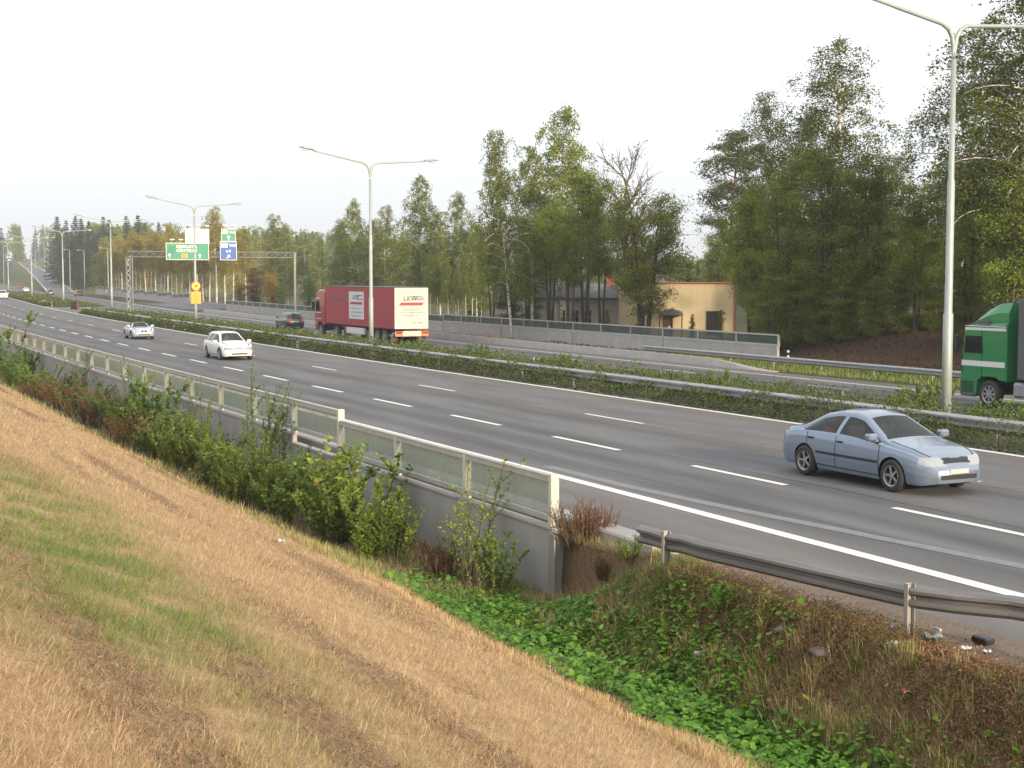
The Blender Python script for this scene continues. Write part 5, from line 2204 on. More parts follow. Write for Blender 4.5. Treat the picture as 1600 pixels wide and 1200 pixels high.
crest = ['dark bush at the left end of the bank crest beside the house', 'second dark bush along the bank crest from the house', 'dark bush on the bank crest under the slim birch', 'dark bush on the bank crest under the olive alder', 'dark bush on the bank crest below the tall broad birch',
         'dark bush on the bank crest left of the lamp post', 'dark bush on the bank crest touching the lamp post', 'dark bush on the bank crest right of the lamp post', 'dark bush on the bank crest over the lorry cab', 'dark bush on the bank crest over the lorry spoiler']
for k, px in enumerate([1205, 1240, 1280, 1322, 1365, 1408, 1455, 1510, 1560, 1605]):
    tree('bushy', px, 83 - 1.1 * k, [440, 428, 436, 420, 430, 418, 428, 415, 408, 400][k], crest[k], 2.0, k % 2, group='undergrowth on the right bank')
tree('pine', 1143, 135, 216, 'pine with flat tiered branches between the bare tree and the slim birch', 1.15, 0)
tree('maple', 1010, 104, 302, 'round crowned maple in front of the yellow house', .98, 0)
tree('bare', 978, 118, 226, 'nearly leafless tree with fine brown twigs behind the maple', 1.15, 0)
W2 = 'trees in front of the white house'
tree('birch', 876, 122, 172, 'tall birch with a pale sunlit top rising above the white house', .95, 2, group=W2)
tree('birch', 832, 116, 234, 'dark birch with a forked top left of the pale topped birch', .85, 1, group=W2)
tree('birch', 800, 108, 208, 'leaning weeping birch with long hanging twigs and a white trunk', .72, 0, group=W2, lean=(-.10, 0))
for px, D, top, wf, v, lab in [(915, 112, 268, .95, 0, 'dark alder between the pale topped birch and the maple'), (860, 109, 310, .95, 1, 'dark alder with several thin trunks before the white house'), (940, 116, 322, .9, 2, 'alder squeezed against the left side of the maple'), (890, 106, 335, .9, 2, 'low crowned alder before the windows of the white house'),
                               (825, 118, 340, .9, 0, 'dark alder behind the leaning birch'), (770, 125, 350, .9, 1, 'dark alder left of the leaning birch')]:
    tree('dark_high', px, D, top, lab, wf, v, group=W2)
tree('bushy', 797, 121, 420, 'big dark bush beside the trunk of the leaning birch', 1.6, 0, leaf='needle')
tree('bushy', 832, 120, 442, 'smaller green bush beneath the leaning birch', 1.3, 1)
for k, (px, top, lb) in enumerate([(950, 486, 'low shrub at the left corner of the yellow house'), (1000, 484, 'low shrub under the round maple'), (1082, 490, 'low shrub beside the porch of the yellow house'), (1128, 484, 'thin shrub climbing by the window of the yellow house')]):
    tree('bushy', px, 108, top, lb, .8, k % 2, group='shrubs along the yellow house', leaf='leaf_dark')
W3 = 'birches behind the red lorry'
for px, D, top, wf, v, lab in [(660, 158, 280, 1.0, 0, 'weeping birch with a pale crown right above the rear of the lorry'), (712, 152, 304, .9, 1, 'birch with a pointed sunlit top right of the lorry'), (745, 150, 352, .9, 2, 'low birch between the lorry and the leaning birch'), (688, 165, 335, .9, 2, 'birch filling the gap between the two tall ones past the lorry'),
                               (562, 176, 316, 1.05, 2, 'tall birch behind the front half of the red trailer'), (602, 172, 325, .95, 0, 'yellowish birch just right of the second lamp post'), (530, 180, 345, .95, 1, 'lower birch above the lorry cab'), (632, 180, 372, .9, 1, 'low birch above the middle of the trailer'),
                               (585, 186, 345, 1.0, 1, 'birch behind the second lamp post')]:
    tree('birch_low', px, D, top, lab, wf, v, group=W3)
for k, px in enumerate([652, 672, 684, 700, 716, 728, 738, 752]):
    tree('birch_tall', px, 142 + (k * 5) % 9, 392 + (k * 37) % 30, ['first', 'second', 'third', 'fourth', 'fifth', 'sixth', 'seventh', 'eighth'][k] + ' slim white trunk from the left in the thicket right of the lorry', .65, k % 3, leaf='leaf_birch', group='slim white trunks right of the lorry')
W4 = 'trees around the right leg of the sign gantry'
for px, D, top, wf, v, lf, lab in [(430, 215, 338, .95, 0, None, 'birch with a ragged top left of the gantry leg'), (450, 212, 352, .85, 1, None, 'birch directly behind the right gantry leg'), (478, 210, 362, .9, 2, None, 'birch between the gantry leg and the lorry cab'), (500, 205, 375, .85, 0, None, 'low birch above the lorry cab roof'), (415, 225, 372, .85, 1, 'leaf_birch_gold', 'golden birch left of the ragged birch')]:
    tree('birch_low', px, D, top, lab, wf, v, leaf=lf, group=W4)
tree('bushy', 425, 203, 428, 'bright yellow autumn bush near the gantry leg', 1.7, 0, leaf='leaf_yellow')
tree('bushy', 398, 205, 418, 'russet autumn bush left of the yellow one', 1.7, 1, leaf='leaf_orange')
tree('bushy', 374, 208, 440, 'small olive bush at the end of the birch row', 1.6, 0, leaf='leaf_birch_gold')
tree('bushy', 442, 202, 442, 'green bush at the foot of the right gantry leg', 1.5, 1, leaf='leaf_shrub_dark')
tree('bushy', 482, 200, 432, 'green bush left of the lorry cab', 1.4, 0, leaf='leaf_shrub_dark')
# sunlit row of white trunks
row = [182, 186, 191, 197, 207, 213, 220, 228, 236, 243, 251, 256, 262, 268, 275, 283, 296, 308, 317, 327, 338, 351, 364, 384]
ordn = ['first', 'second', 'third', 'fourth', 'fifth', 'sixth', 'seventh', 'eighth', 'ninth', 'tenth', 'eleventh', 'twelfth', 'thirteenth', 'fourteenth', 'fifteenth', 'sixteenth', 'seventeenth', 'eighteenth', 'nineteenth', 'twentieth', 'twenty first', 'twenty second', 'twenty third', 'last']
for k, px in enumerate(row):
    D = 330 - 95 * k / 23 + ((k * 7) % 5) * 5
    top = 366 - 6 * math.sin(k * 1.7) - (36 if px == 338 else 0) + (10 if px < 200 else 0) - (8 if k % 5 == 2 else 0)
    tree('birch_tall', px, D, top, ordn[k] + ' sunlit white birch trunk from the left in the row behind the sign gantry', 1.0, k % 4, group='sunlit birches behind the sign gantry')
for k, (px, D, top) in enumerate([(165, 350, 372), (205, 355, 366), (232, 350, 372), (262, 345, 368), (290, 335, 372), (322, 330, 362), (352, 320, 372), (375, 300, 378)]):
    tree('birch_low', px, D, top, 'low golden birch crown, ' + ordn[k] + ' from the left behind the row of white trunks', 1.1, k % 3, leaf='leaf_birch_gold', group='golden crowns behind the white trunks')
# individual conifers that stand out on the skyline
for k, (px, D, top) in enumerate([(91, 520, 338), (105, 500, 344), (120, 505, 337), (128, 500, 341), (140, 490, 345), (163, 480, 338), (172, 485, 343), (199, 470, 337), (217, 465, 336), (228, 470, 348), (249, 460, 347), (112, 470, 362), (150, 455, 366), (182, 450, 365), (96, 470, 372), (136, 440, 380), (122, 430, 400), (160, 420, 395)]):
    tree('spruce', px, D, top, 'dark spruce, ' + ordn[k] + ' of the spruces on the hazy skyline left of the gantry', 1.5, k % 2, group='spruces on the far skyline')

# far-off wood: one mass
def wood(name, spots, kinds, lab, seed):
    r = rng(seed)
    tb_, cb_ = MB(), MB()
    mats = []
    cache = {}
    vs, fs, ms = [], [], []
    for (x, y, z, h, kd) in spots:
        key = (kd, r.randint(2))
        if key not in cache:
            _, cr, H = make_tree(kd, 9000 + key[1])
            V = np.concatenate(cr.v).reshape(-1, 4, 3)
            keep = r.permutation(len(V))[:max(500, len(V) // 9)]
            V = V[keep]
            c = V.mean(1, keepdims=True)
            cache[key] = ((V - c) * 2.7 + c, H)
        V, H = cache[key]
        k = h / H
        a = r.uniform(0, 6.28)
        ca, sa_ = math.cos(a), math.sin(a)
        kw = k * r.uniform(.95, 1.35)
        Q = np.stack([(V[..., 0] * ca - V[..., 1] * sa_) * kw + x, (V[..., 0] * sa_ + V[..., 1] * ca) * kw + y, V[..., 2] * k + z], -1).reshape(-1, 3)
        cb_.add(Q, np.arange(len(Q)).reshape(-1, 4), kinds.index(kd))
    o = cb_.build(name, [M[LEAF[k_]] for k_ in kinds])
    return tag(o, lab, 'wood', kind='stuff')


r = rng(5)
sp = []
for k in range(300):                     # ridge behind everything, left to centre
    px = r.uniform(-120, 800)
    D = r.uniform(430, 900) if px > 120 else r.uniform(700, 1150)
    p = at_d(px, D)
    if p[0] - float(curve(p[1])) < (ramp_xl(p[1]) + 10 if p[1] > 400 else 62):
        if px > 35:
            continue
    g = float(ground(p[0], p[1], False))
    topy = np.interp(px, [-120, 0, 60, 120, 250, 450, 620, 800], [354, 350, 347, 343, 345, 352, 358, 348]) + r.uniform(0, 26)
    h = at_d(px, D, topy)[2] - g
    if h < 3:
        continue
    sp.append((p[0], p[1], g - .5, min(h, 34), 'spruce' if r.uniform() < .55 else 'dark'))
wood('distant_wood', sp, ['spruce', 'dark'], 'hazy far-off wood along the skyline', 6)
sp = []
for k in range(110):                     # wood behind the houses and the right bank
    px = r.uniform(720, 1780)
    D = r.uniform(135, 260)
    p = at_d(px, D)
    g = float(ground(p[0], p[1], False))
    topy = np.interp(px, [720, 900, 1100, 1250, 1500, 1700], [385, 385, 380, 330, 300, 280]) + r.uniform(0, 40)
    sp.append((p[0], p[1], g - .5, at_d(px, D, topy)[2] - g, 'spruce' if r.uniform() < .4 else 'dark'))
wood('background_wood', sp, ['spruce', 'dark'], 'dim mass of wood behind the houses and the right bank', 8)


# ------------------------------------------------------------------ median growth
def hedge_h(xl, Y):
    a = np.where(xl < 24.3, .10 + .5 * sstep(23.55, 24.0, xl), .60)
    b = .60 + .34 * vnoise(xl * 2.2, Y * .9, 1.5, 21) + .18 * vnoise(xl, Y, 3.1, 22)
    mid = np.where(xl > 24.6, b + .18 * sstep(26, 28.5, xl) , a * (1 + .55 * vnoise(xl, Y, 2.5, 23)))
    return np.maximum(mid * sstep(33.4, 31.8, xl), .03)


r = rng(31)
cl_, at_ = [], []
N0 = 150000
ld = r.uniform(0, 1, N0)
Y = 8 * (335 / 8) ** ld
keep = ~((Y > 156) & (Y < 192))
Y = Y[keep]
front = r.uniform(size=len(Y)) < .55
xl = np.where(front, r.uniform(23.58, 24.9, len(Y)), r.uniform(24.6, 32.6, len(Y)))
H = hedge_h(xl, Y)
X = xl + curve(Y)
gz = np.interp(xl, PA[:, 0], PA[:, 1]) + elev(Y)
z = gz + H * np.clip(r.beta(3.2, 1.3, len(Y)) + r.normal(size=len(Y)) * .06, 0.02, 1.25)
gaps = vnoise(X, Y, .9, 25) + .4 * vnoise(X, Y, 3.0, 26)
P = np.stack([X, Y, z], -1)[(gaps > -.30) | (r.uniform(size=len(Y)) < .35)]
sz = .045 + .0010 * P[:, 1]
mb = MB()
mb.leaves(P, sz, r, 1.7, .35)
tag(mb.build('median_shrubbery', M['hedge']), 'low dark green shrubbery filling the median between the guard rails', 'ground cover', kind='stuff')


def shrub_proto(kind, seed):
    """upright stems with leaves set along them; about 1.7 m tall"""
    r = rng(seed)
    st, lf = MB(), MB()
    P, D, T = [], [], []
    cfg = {'willow': (18, 1.7, .5, 78, .085, 2.3), 'leafy': (14, 1.6, .6, 62, .10, 1.6), 'sapling': (6, 2.1, .36, 44, .07, 1.8), 'red': (20, 1.25, .6, 70, .06, 2.2), 'rust': (60, .85, .42, 80, .03, 2.0), 'mound': (34, .8, .9, 80, .07, 1.6)}[kind]
    n, H, spread, nl, ls, el = cfg
    for k in range(n):
        az, q = r.uniform(0, 6.28), math.sqrt(r.uniform())
        p0 = np.array([math.cos(az) * q * .22, math.sin(az) * q * .22, -.1])
        h = H * r.uniform(.55, 1.08)
        d = np.array([math.cos(az) * q * spread, math.sin(az) * q * spread, 1.0])
        b = bent(p0, d, h, 8, .02, r, .05)
        st.tube(b, np.linspace(.011, .003, 9) * (1.4 if kind == 'sapling' else 1), 5, cap=False)
        br = [b]
        for j in range({'willow': 3, 'leafy': 3, 'sapling': 5, 'red': 3, 'rust': 2, 'mound': 3}[kind]):
            f = r.uniform(2.5, 7)
            c = np.array([np.interp(f, np.arange(9), b[:, w_]) for w_ in range(3)])
            a2 = r.uniform(0, 6.28)
            b2 = bent(c, (math.cos(a2), math.sin(a2), 1.0), h * r.uniform(.16, .34), 8, .02, r, .05)
            st.tube(b2, np.linspace(.006, .002, 9), 4, cap=False)
            br.append(b2)
        for bb in br:
            L = np.linalg.norm(bb[-1] - bb[0])
            m = max(4, int(nl * L / 1.3))
            u = r.uniform(1.0 if bb is b else .5, 8, m)
            c = np.stack([np.interp(u, np.arange(9), bb[:, w_]) for w_ in range(3)], -1)
            a3 = r.uniform(0, 6.28, m)
            dd = np.stack([np.cos(a3), np.sin(a3), r.uniform(.2, 1.1, m)], -1)
            dd /= np.linalg.norm(dd, axis=1)[:, None]
            P.append(c + dd * ls * .5)
            D.append(dd)
    P, D = np.concatenate(P), np.concatenate(D)
    lf.leaves(P, ls, r, el, .5, dirs=D)
    return st, lf, H


SP = {}


def shrub(kind, X, Y, h, lab, leaf, var=0, wf=1.0, group=None, name='shrub', z=None):
    if (kind, var) not in SP:
        st, lf, H = shrub_proto(kind, 500 + 17 * var + len(kind) * 3)
        SP[kind, var] = (st, lf, H, st.mesh('stems', M['stem'], True))
    st, lf, H, sm = SP[kind, var]
    if (kind, var, leaf) not in SP:
        SP[kind, var, leaf] = lf.mesh('foliage', M[leaf])
    k = h / H
    root = empty(name, (X, Y, float(ground(X, Y)) if z is None else z), TR.uniform(0, 6.28), lab, 'shrub', group, (k * wf, k * wf, k))
    link('stems', sm, root)
    link('foliage', SP[kind, var, leaf], root)
    return root


GM = 'young shrubs growing up from the median'
for k, (px, ypx, h, lab) in enumerate([(1440, 640, .95, 'rounded yellow green bush on the median just left of the nearest lamp post'), (1128, 600, .7, 'bush on the median left of the silver car roof'), (1215, 612, .5, 'low bush on the median above the boot of the silver car'), (745, 556, .75, 'tuft of shrub standing up between the median rails right of the lorry'),
                                      (875, 576, .7, 'shrub on the median in front of the long far kerb'), (650, 545, .6, 'shrub on the median at the rear wheels of the red lorry'), (465, 526, .5, 'shrub on the median in front of the black car'), (370, 515, .5, 'shrub on the median between the orange sign and the black car'),
                                      (180, 498, .5, 'bushy end of the median growth beside the gap'), (1560, 655, .6, 'shrub on the median in front of the green lorry wheel'), (1010, 590, .5, 'small shrub on the median below the far guard rail end')]):
    p = at_z(px, ypx, -.2)
    xl_ = p[0] - float(curve(p[1]))
    if not 25.2 < xl_ < 32:
        d = ray(px, ypx)
        s_ = p[1]
        X_ = 28.3 + float(curve(s_))
        s_ = X_ * d[1] / d[0]
        p = np.array([28.3 + float(curve(s_)), s_, 0])
    shrub('mound', p[0], p[1], h + .55, lab, 'leaf_shrub_dark' if k else 'leaf_shrub', k % 2, 1.0, GM, z=float(ground(p[0], p[1], False)))

# ------------------------------------------------------------------ shrubs between the slope and the near barrier
GN = 'shrubs in the ditch along the near noise barrier'
SH = [  # kind, leaf, px of base, metres along road, offset from road line, height, width, label
    ('leafy', 'leaf_shrub', 555, 8.9, 2.15, 1.0, 'tall leafy sapling bush hiding the barrier where its top steps down'), ('leafy', 'leaf_shrub_dark', 500, 8.6, 1.75, 1.15, 'dense dark green bush left of the stepped post of the barrier'), ('willow', 'leaf_shrub', 590, 8.7, 1.6, .9, 'willow shrub with upright shoots in front of the third glass panel'),
    ('sapling', 'leaf_shrub', 735, 9.3, 1.75, 1.0, 'thin sapling of yellowish stems before the second barrier panel'), ('leafy', 'leaf_shrub', 450, 8.4, 1.2, 1.15, 'low leafy shrub at the edge of the dry slope'), ('willow', 'leaf_shrub', 385, 8.5, 2.0, .8, 'upright bright willow with a pointed tip in mid slope view'),
    ('willow', 'leaf_shrub', 365, 8.0, 1.4, 1.0, 'willow clump at the slope edge left of the pointed willow'), ('sapling', 'leaf_shrub_dark', 400, 9.4, 2.5, .8, 'airy dark sapling reaching above the glass near the pointed willow'), ('sapling', 'leaf_shrub_dark', 425, 9.5, 2.1, .8, 'bare looking sapling right of the airy dark one'),
    ('willow', 'leaf_shrub', 300, 8.6, 2.0, 1.0, 'green willow rising against the barrier wall'), ('willow', 'leaf_shrub', 270, 8.2, 1.7, 1.1, 'broad willow shrub at the slope foot before the green willow'), ('willow', 'leaf_shrub_dark', 325, 9.0, 1.7, 1.1, 'dark willow between the green willow and the airy sapling'), ('leafy', 'leaf_shrub_dark', 240, 8.9, 2.6, .9, 'big leafy sapling overtopping the glass near the roadster'),
    ('leafy', 'leaf_shrub_dark', 215, 8.7, 2.3, .9, 'leafy sapling left of the big overtopping one'), ('willow', 'leaf_shrub_dark', 235, 8.1, 1.5, 1.2, 'rounded dark willow under the overtopping sapling'), ('red', 'leaf_red', 205, 8.1, 1.5, 1.1, 'reddish weed clump right of the big red patch'), ('red', 'leaf_red', 130, 8.2, 1.6, 1.3, 'large patch of reddened weeds on the left'),
    ('red', 'leaf_red', 90, 8.3, 1.6, 1.3, 'reddened weeds left of the large red patch'), ('red', 'leaf_red', 160, 8.6, 1.7, 1.2, 'reddish brown weeds behind the large red patch'), ('willow', 'leaf_shrub_dark', 180, 8.7, 1.8, 1.2, 'dark shrub between the red patch and the saplings'), ('willow', 'leaf_shrub', 60, 8.5, 1.9, 1.3, 'green shrub left of the reddened weeds'),
    ('leafy', 'leaf_shrub_dark', 30, 8.9, 2.0, 1.2, 'dark shrub near the left edge below the barrier end'), ('leafy', 'leaf_shrub_dark', 4, 8.8, 3.6, .9, 'tall dark bush cut off by the left edge of the view'), ('willow', 'leaf_shrub_dark', 110, 9.0, 1.6, 1.2, 'shrub against the wall behind the red weeds'), ('leafy', 'leaf_shrub', 335, 8.0, 1.1, 1.2, 'low leafy plant at the slope foot below the willows'),
    ('leafy', 'leaf_shrub', 480, 8.9, 1.7, 1.0, 'leafy shrub touching the wall left of the dense dark bush'), ('willow', 'leaf_shrub_dark', 440, 9.0, 1.5, 1.1, 'dark willow shrub in the shade of the wall'), ('rust', 'leaf_rust', 690, 9.0, .8, 1.0, 'low rusty weed in the ditch before the third panel'), ('sapling', 'leaf_shrub', 760, 9.0, 1.3, 1.0, 'small yellow leaved sapling right of the thin one'),
    ('leafy', 'leaf_shrub_dark', 775, 9.4, 1.0, 1.0, 'little dark shrub at the wall near the barrier end'), ('willow', 'leaf_shrub', 410, 8.4, 1.1, 1.2, 'short willow at the slope edge right of the pointed willow'), ('willow', 'leaf_shrub_dark', 20, 8.2, 1.8, 1.4, 'spreading dark shrub at the left edge above the slope'), ('willow', 'leaf_shrub_dark', 150, 9.3, 1.5, 1.1, 'wall side shrub between the red patch and the overtopping sapling'),
    ('red', 'leaf_red', 60, 8.0, 1.2, 1.3, 'low reddish weeds at the slope foot on the far left')]
SH += [('sapling', 'leaf_shrub_dark', 222, 9.2, 2.3, .7, 'slender sapling rising over the rail left of the roadster'), ('sapling', 'leaf_shrub', 312, 9.3, 2.0, .7, 'slender pale sapling before the glass panels under the white estate car'), ('sapling', 'leaf_shrub_dark', 125, 9.4, 2.0, .7, 'slender sapling at the rail behind the red weeds'),
       ('willow', 'leaf_shrub', 345, 8.8, 1.5, 1.2, 'bushy willow filling the space before the airy dark sapling'), ('leafy', 'leaf_shrub', 520, 8.5, 1.3, 1.1, 'leafy shrub at the foot of the tall stepped post sapling'), ('willow', 'leaf_shrub_dark', 285, 9.1, 1.4, 1.3, 'dark undergrowth willow below the overtopping sapling at the wall'),
       ('willow', 'leaf_shrub', 250, 8.5, 1.4, 1.3, 'pale green willow at the slope edge under the roadster'), ('red', 'leaf_red', 235, 8.7, 1.3, 1.2, 'rust tinged weeds beside the pale green willow'), ('willow', 'leaf_shrub', 195, 8.4, 1.4, 1.3, 'green undergrowth right of the big red patch'), ('leafy', 'leaf_shrub_dark', 130, 8.8, 1.5, 1.4, 'green bush directly behind the big red patch'),
       ('willow', 'leaf_shrub', 85, 8.9, 1.6, 1.5, 'green willow mass on the left behind the weeds'), ('willow', 'leaf_shrub', 40, 9.3, 1.7, 1.5, 'green willow mass below the left end of the barrier'), ('leafy', 'leaf_shrub', 575, 8.4, 1.0, 1.0, 'low leafy plant where the ditch greenery begins'), ('willow', 'leaf_shrub', 430, 8.7, 1.4, 1.1, 'bright willow shoots left of the dense dark bush'),
       ('leafy', 'leaf_shrub', 610, 8.9, 1.2, 1.0, 'rounded leafy shrub right of the tall leafy sapling bush')]
for k, (kd, lf, px, xl_, h, wf, lab) in enumerate(SH):
    d = ray(px, 600)
    s_ = xl_ * d[1] / d[0]
    for _ in range(4):
        s_ = (xl_ + float(curve(s_))) * d[1] / d[0]
    shrub(kd, xl_ + float(curve(s_)), s_, h * (1.12 if kd == 'sapling' else .80 if 10 < px < 330 else .90), lab, lf, k % 3, wf, GN)
# weeds by the barrier end
for px, py, h, kd, lf, lab in [(905, 850, .72, 'rust', 'leaf_rust', 'rusty brown dead weeds at the free end of the barrier'), (932, 846, .6, 'rust', 'leaf_rust', 'dead brown seed stalks beside the kerb end'), (945, 905, .38, 'rust', 'leaf_rust', 'low yellowish dry tuft on the slope below the kerb end'), (985, 880, .40, 'leafy', 'leaf_shrub', 'small green weed beneath the kerb end'),
                              (1130, 960, .35, 'leafy', 'ditch_leaf', 'single fresh green plant on the brown bank')]:
    p = on_ground(px, py)
    shrub(kd, p[0], p[1], h, lab, lf, 0, 1.0, 'weeds at the barrier end' if kd == 'rust' else None, 'weed')

# ------------------------------------------------------------------ grass
def blades(mb, P, L, wd, r, lean=.6, tint=None, dirs=None):
    n = len(P)
    L = L * r.uniform(.5, 1.3, n)
    az = r.uniform(0, 6.28, n)
    ln = np.abs(r.normal(size=n)) * lean
    d = np.stack([np.cos(az) * ln, np.sin(az) * ln, np.ones(n)], -1)
    if dirs is not None:
        d = d + dirs
    d /= np.linalg.norm(d, axis=1)[:, None]
    a2 = r.uniform(0, 6.28, n)
    s = np.stack([np.cos(a2), np.sin(a2), np.zeros(n)], -1) * (wd / 2)[:, None]
    d2 = d + np.stack([np.cos(az) * ln * .6, np.sin(az) * ln * .6, -.15 * np.ones(n) * ln], -1)
    mid = P + d * (L * .55)[:, None]
    tip = mid + d2 / np.linalg.norm(d2, axis=1)[:, None] * (L * .5)[:, None]
    V = np.stack([P - s, P + s, mid + s * .7, mid - s * .7, tip], 1).reshape(-1, 3)
    b = np.arange(n)[:, None] * 5
    at = None if tint is None else np.repeat(tint, 5)
    base = mb.n
    mb.add(V, np.concatenate([b, b + 1, b + 2, b + 3], 1), 0, at)
    mb.f.append((np.concatenate([b + 3, b + 2, b + 4], 1) + base, 0))


def sample_polar(n, d0, d1, a0, a1, r):
    d = d0 * (d1 / d0) ** r.uniform(0, 1, n)
    a = R(a0) + (R(a1) - R(a0)) * r.uniform(0, 1, n)
    return d * np.sin(a), d * np.cos(a), d


r = rng(41)
X, Y, Dd = sample_polar(950000, 3.8, 105, -2, 58, r)
xl = X - curve(Y)
edge = 7.45 + .35 * vnoise(X, Y, 1.6, 44)
k = (xl < edge) & (xl > -4)
clump = vnoise(X, Y, 8.0, 42) + .6 * vnoise(X, Y, 2.6, 43) - .65 * sstep(.2, .65, vnoise(X * 5.5, Y * .35, 1.0, 13))
k &= (clump > -.35) | (r.uniform(size=len(X)) < .42)
X, Y, Dd, clump = X[k], Y[k], Dd[k], clump[k]
gp = [on_ground(100, 860), on_ground(40, 790), on_ground(260, 965), on_ground(30, 900), on_ground(170, 960)]
tint = np.zeros(len(X))
for q, sx_, sy_, am in zip(gp, (1.0, 1.1, .65, 1.0, .7), (4.5, 6.0, 1.6, 2.6, 2.0), (1.25, 1.1, 1.1, .8, .95)):
    tint = np.maximum(tint, am * np.exp(-((X - q[0]) / sx_) ** 2 - ((Y - q[1]) / sy_) ** 2))
tint = tint * (1.0 + .6 * vnoise(X, Y, 4.5, 46)) + .22 * vnoise(X, Y, 1.9, 45)
xlh = X - curve(Y)
tint = tint + .65 * sstep(6.9, 7.5, xlh) * (vnoise(X, Y, 2.5, 47) * .5 + .5)
tint = np.clip(tint + r.normal(size=len(X)) * .14, 0, 1)
Z = ground(X, Y)
Lb = (.056 + .030 * np.clip(clump, -1, 1)) * (1 + 1.0 * (r.uniform(size=len(X)) < .05)) * (1 + Dd * .008) * (1 + .5 * tint)
mb = MB()
down = np.stack([.35 * np.ones(len(X)), -.1 * np.ones(len(X)), np.zeros(len(X))], -1)
flat = (r.uniform(size=len(X)) < .38)[:, None] * np.stack([r.normal(size=len(X)) * 3.0, r.normal(size=len(X)) * 3.0, -.55 * np.ones(len(X))], -1)
blades(mb, np.stack([X, Y, Z - .008 + .02 * (np.abs(flat[:, 0]) > 0)], -1), Lb, .0014 + .00027 * Dd, r, .85, tint, down + flat)
tag(mb.build('dry_grass', M['grass']), 'dry straw coloured grass with green patches covering the near slope', 'grass', kind='stuff')

# dead thatch between the straws, in streaks left by the mower
r = rng(49)
X, Y, Dd = sample_polar(150000, 3.8, 60, -2, 55, r)
band = vnoise(X * 5.5, Y * .35, 1.0, 13) + .5 * vnoise(X, Y, 3.5, 48)
k = (X - curve(Y) < 7.3) & (band > .22)
X, Y, Dd = X[k], Y[k], Dd[k]
mb = MB()
mb.leaves(np.stack([X, Y, ground(X, Y) + r.uniform(.004, .035, len(X))], -1), .05 + .0012 * Dd, r, 9.0 - 0 * Dd[0], .6)
tag(mb.build('dead_thatch', M['thatch']), 'dark dead thatch lying in streaks along the mown slope', 'thatch', kind='stuff')

# rank grass in the ditch and on the bank
r = rng(51)
q1, q2 = sample_polar(620000, 7.5, 24, 12, 60, r), sample_polar(130000, 24, 80, 5, 45, r)
X, Y, Dd = [np.concatenate(t_) for t_ in zip(q1, q2)]
xl = X - curve(Y)
n1 = vnoise(X, Y, 2.2, 52)
onbank = Y < 19.5
dens = np.where(onbank, np.where(xl < 9.0, .75, np.where(xl < 9.9, .62, .30)), .55)
k = (xl > 7.0) & (xl < np.where(onbank, 10.55, 9.9)) & (r.uniform(size=len(X)) < dens * (1 + n1))
k &= ~((xl > 9.9) & (r.uniform(size=len(X)) < .8))
k0 = k
X, Y, Dd, xl, n1 = X[k], Y[k], Dd[k], xl[k], n1[k]
green = np.where(Y < 19.5, np.clip(1.15 - np.abs(xl - 8.55) / .75, 0, 1), .45 + .4 * n1)
green = np.where(onbank[k0] & (xl > 9.0), .28 + .55 * np.clip(n1 * 1.6, -.4, .6) + .5 * sstep(14.2, 15.4, Y), green)
tint = np.clip(green + r.normal(size=len(X)) * .22, 0, 1)
mb = MB()
blades(mb, np.stack([X, Y, ground(X, Y) - .02], -1), (.12 + .08 * n1 + .05 * (Y > 19.5)) * np.where((Y < 19) & (xl > 9.2), .72, 1.0), .0028 + .0003 * Dd, r, .75, tint)
r = rng(55)
tag(mb.build('ditch_grass', M['grass']), 'long mixed green and straw grass in the ditch and on the bank', 'grass', kind='stuff')

# taller tufts along the upper edge of the green plants
r = rng(57)
n = 260
Yt = r.uniform(9.5, 18, n)
Xt = 9.15 + .35 * r.normal(size=n) * .7 + .012 * (16 - Yt)
P = np.repeat(np.stack([Xt, Yt], -1), 46, 0) + r.normal(size=(n * 46, 2)) * .05
tn = np.repeat(np.clip(r.uniform(.05, .9, n), 0, 1), 46)
mb = MB()
blades(mb, np.stack([P[:, 0], P[:, 1], ground(P[:, 0], P[:, 1]) - .01], -1), np.repeat(r.uniform(.12, .26, n), 46), np.full(n * 46, .0065), r, .5, np.clip(tn + .15 * r.normal(size=n * 46), 0, 1))
tag(mb.build('grass_tufts', M['grass']), 'yellow green grass tufts between the ditch plants and the brown bank', 'grass', kind='stuff')

r = rng(58)
n = 150
Yt, Xt = r.uniform(15.2, 18.9, n), r.uniform(9.45, 10.42, n)
P = np.repeat(np.stack([Xt, Yt], -1), 44, 0) + r.normal(size=(n * 44, 2)) * .05
tn = np.repeat(np.clip(.75 - .5 * sstep(16.6, 18.6, Yt) + .25 * r.normal(size=n), 0, 1), 44)
mb = MB()
blades(mb, np.stack([P[:, 0], P[:, 1], ground(P[:, 0], P[:, 1]) - .01], -1), np.repeat(r.uniform(.10, .24, n), 44), np.full(n * 44, .007), r, .6, np.clip(tn + .15 * r.normal(size=n * 44), 0, 1))
tag(mb.build('grass_tufts', M['grass']), 'green and brown grass between the barrier end and the kerb', 'grass', kind='stuff')

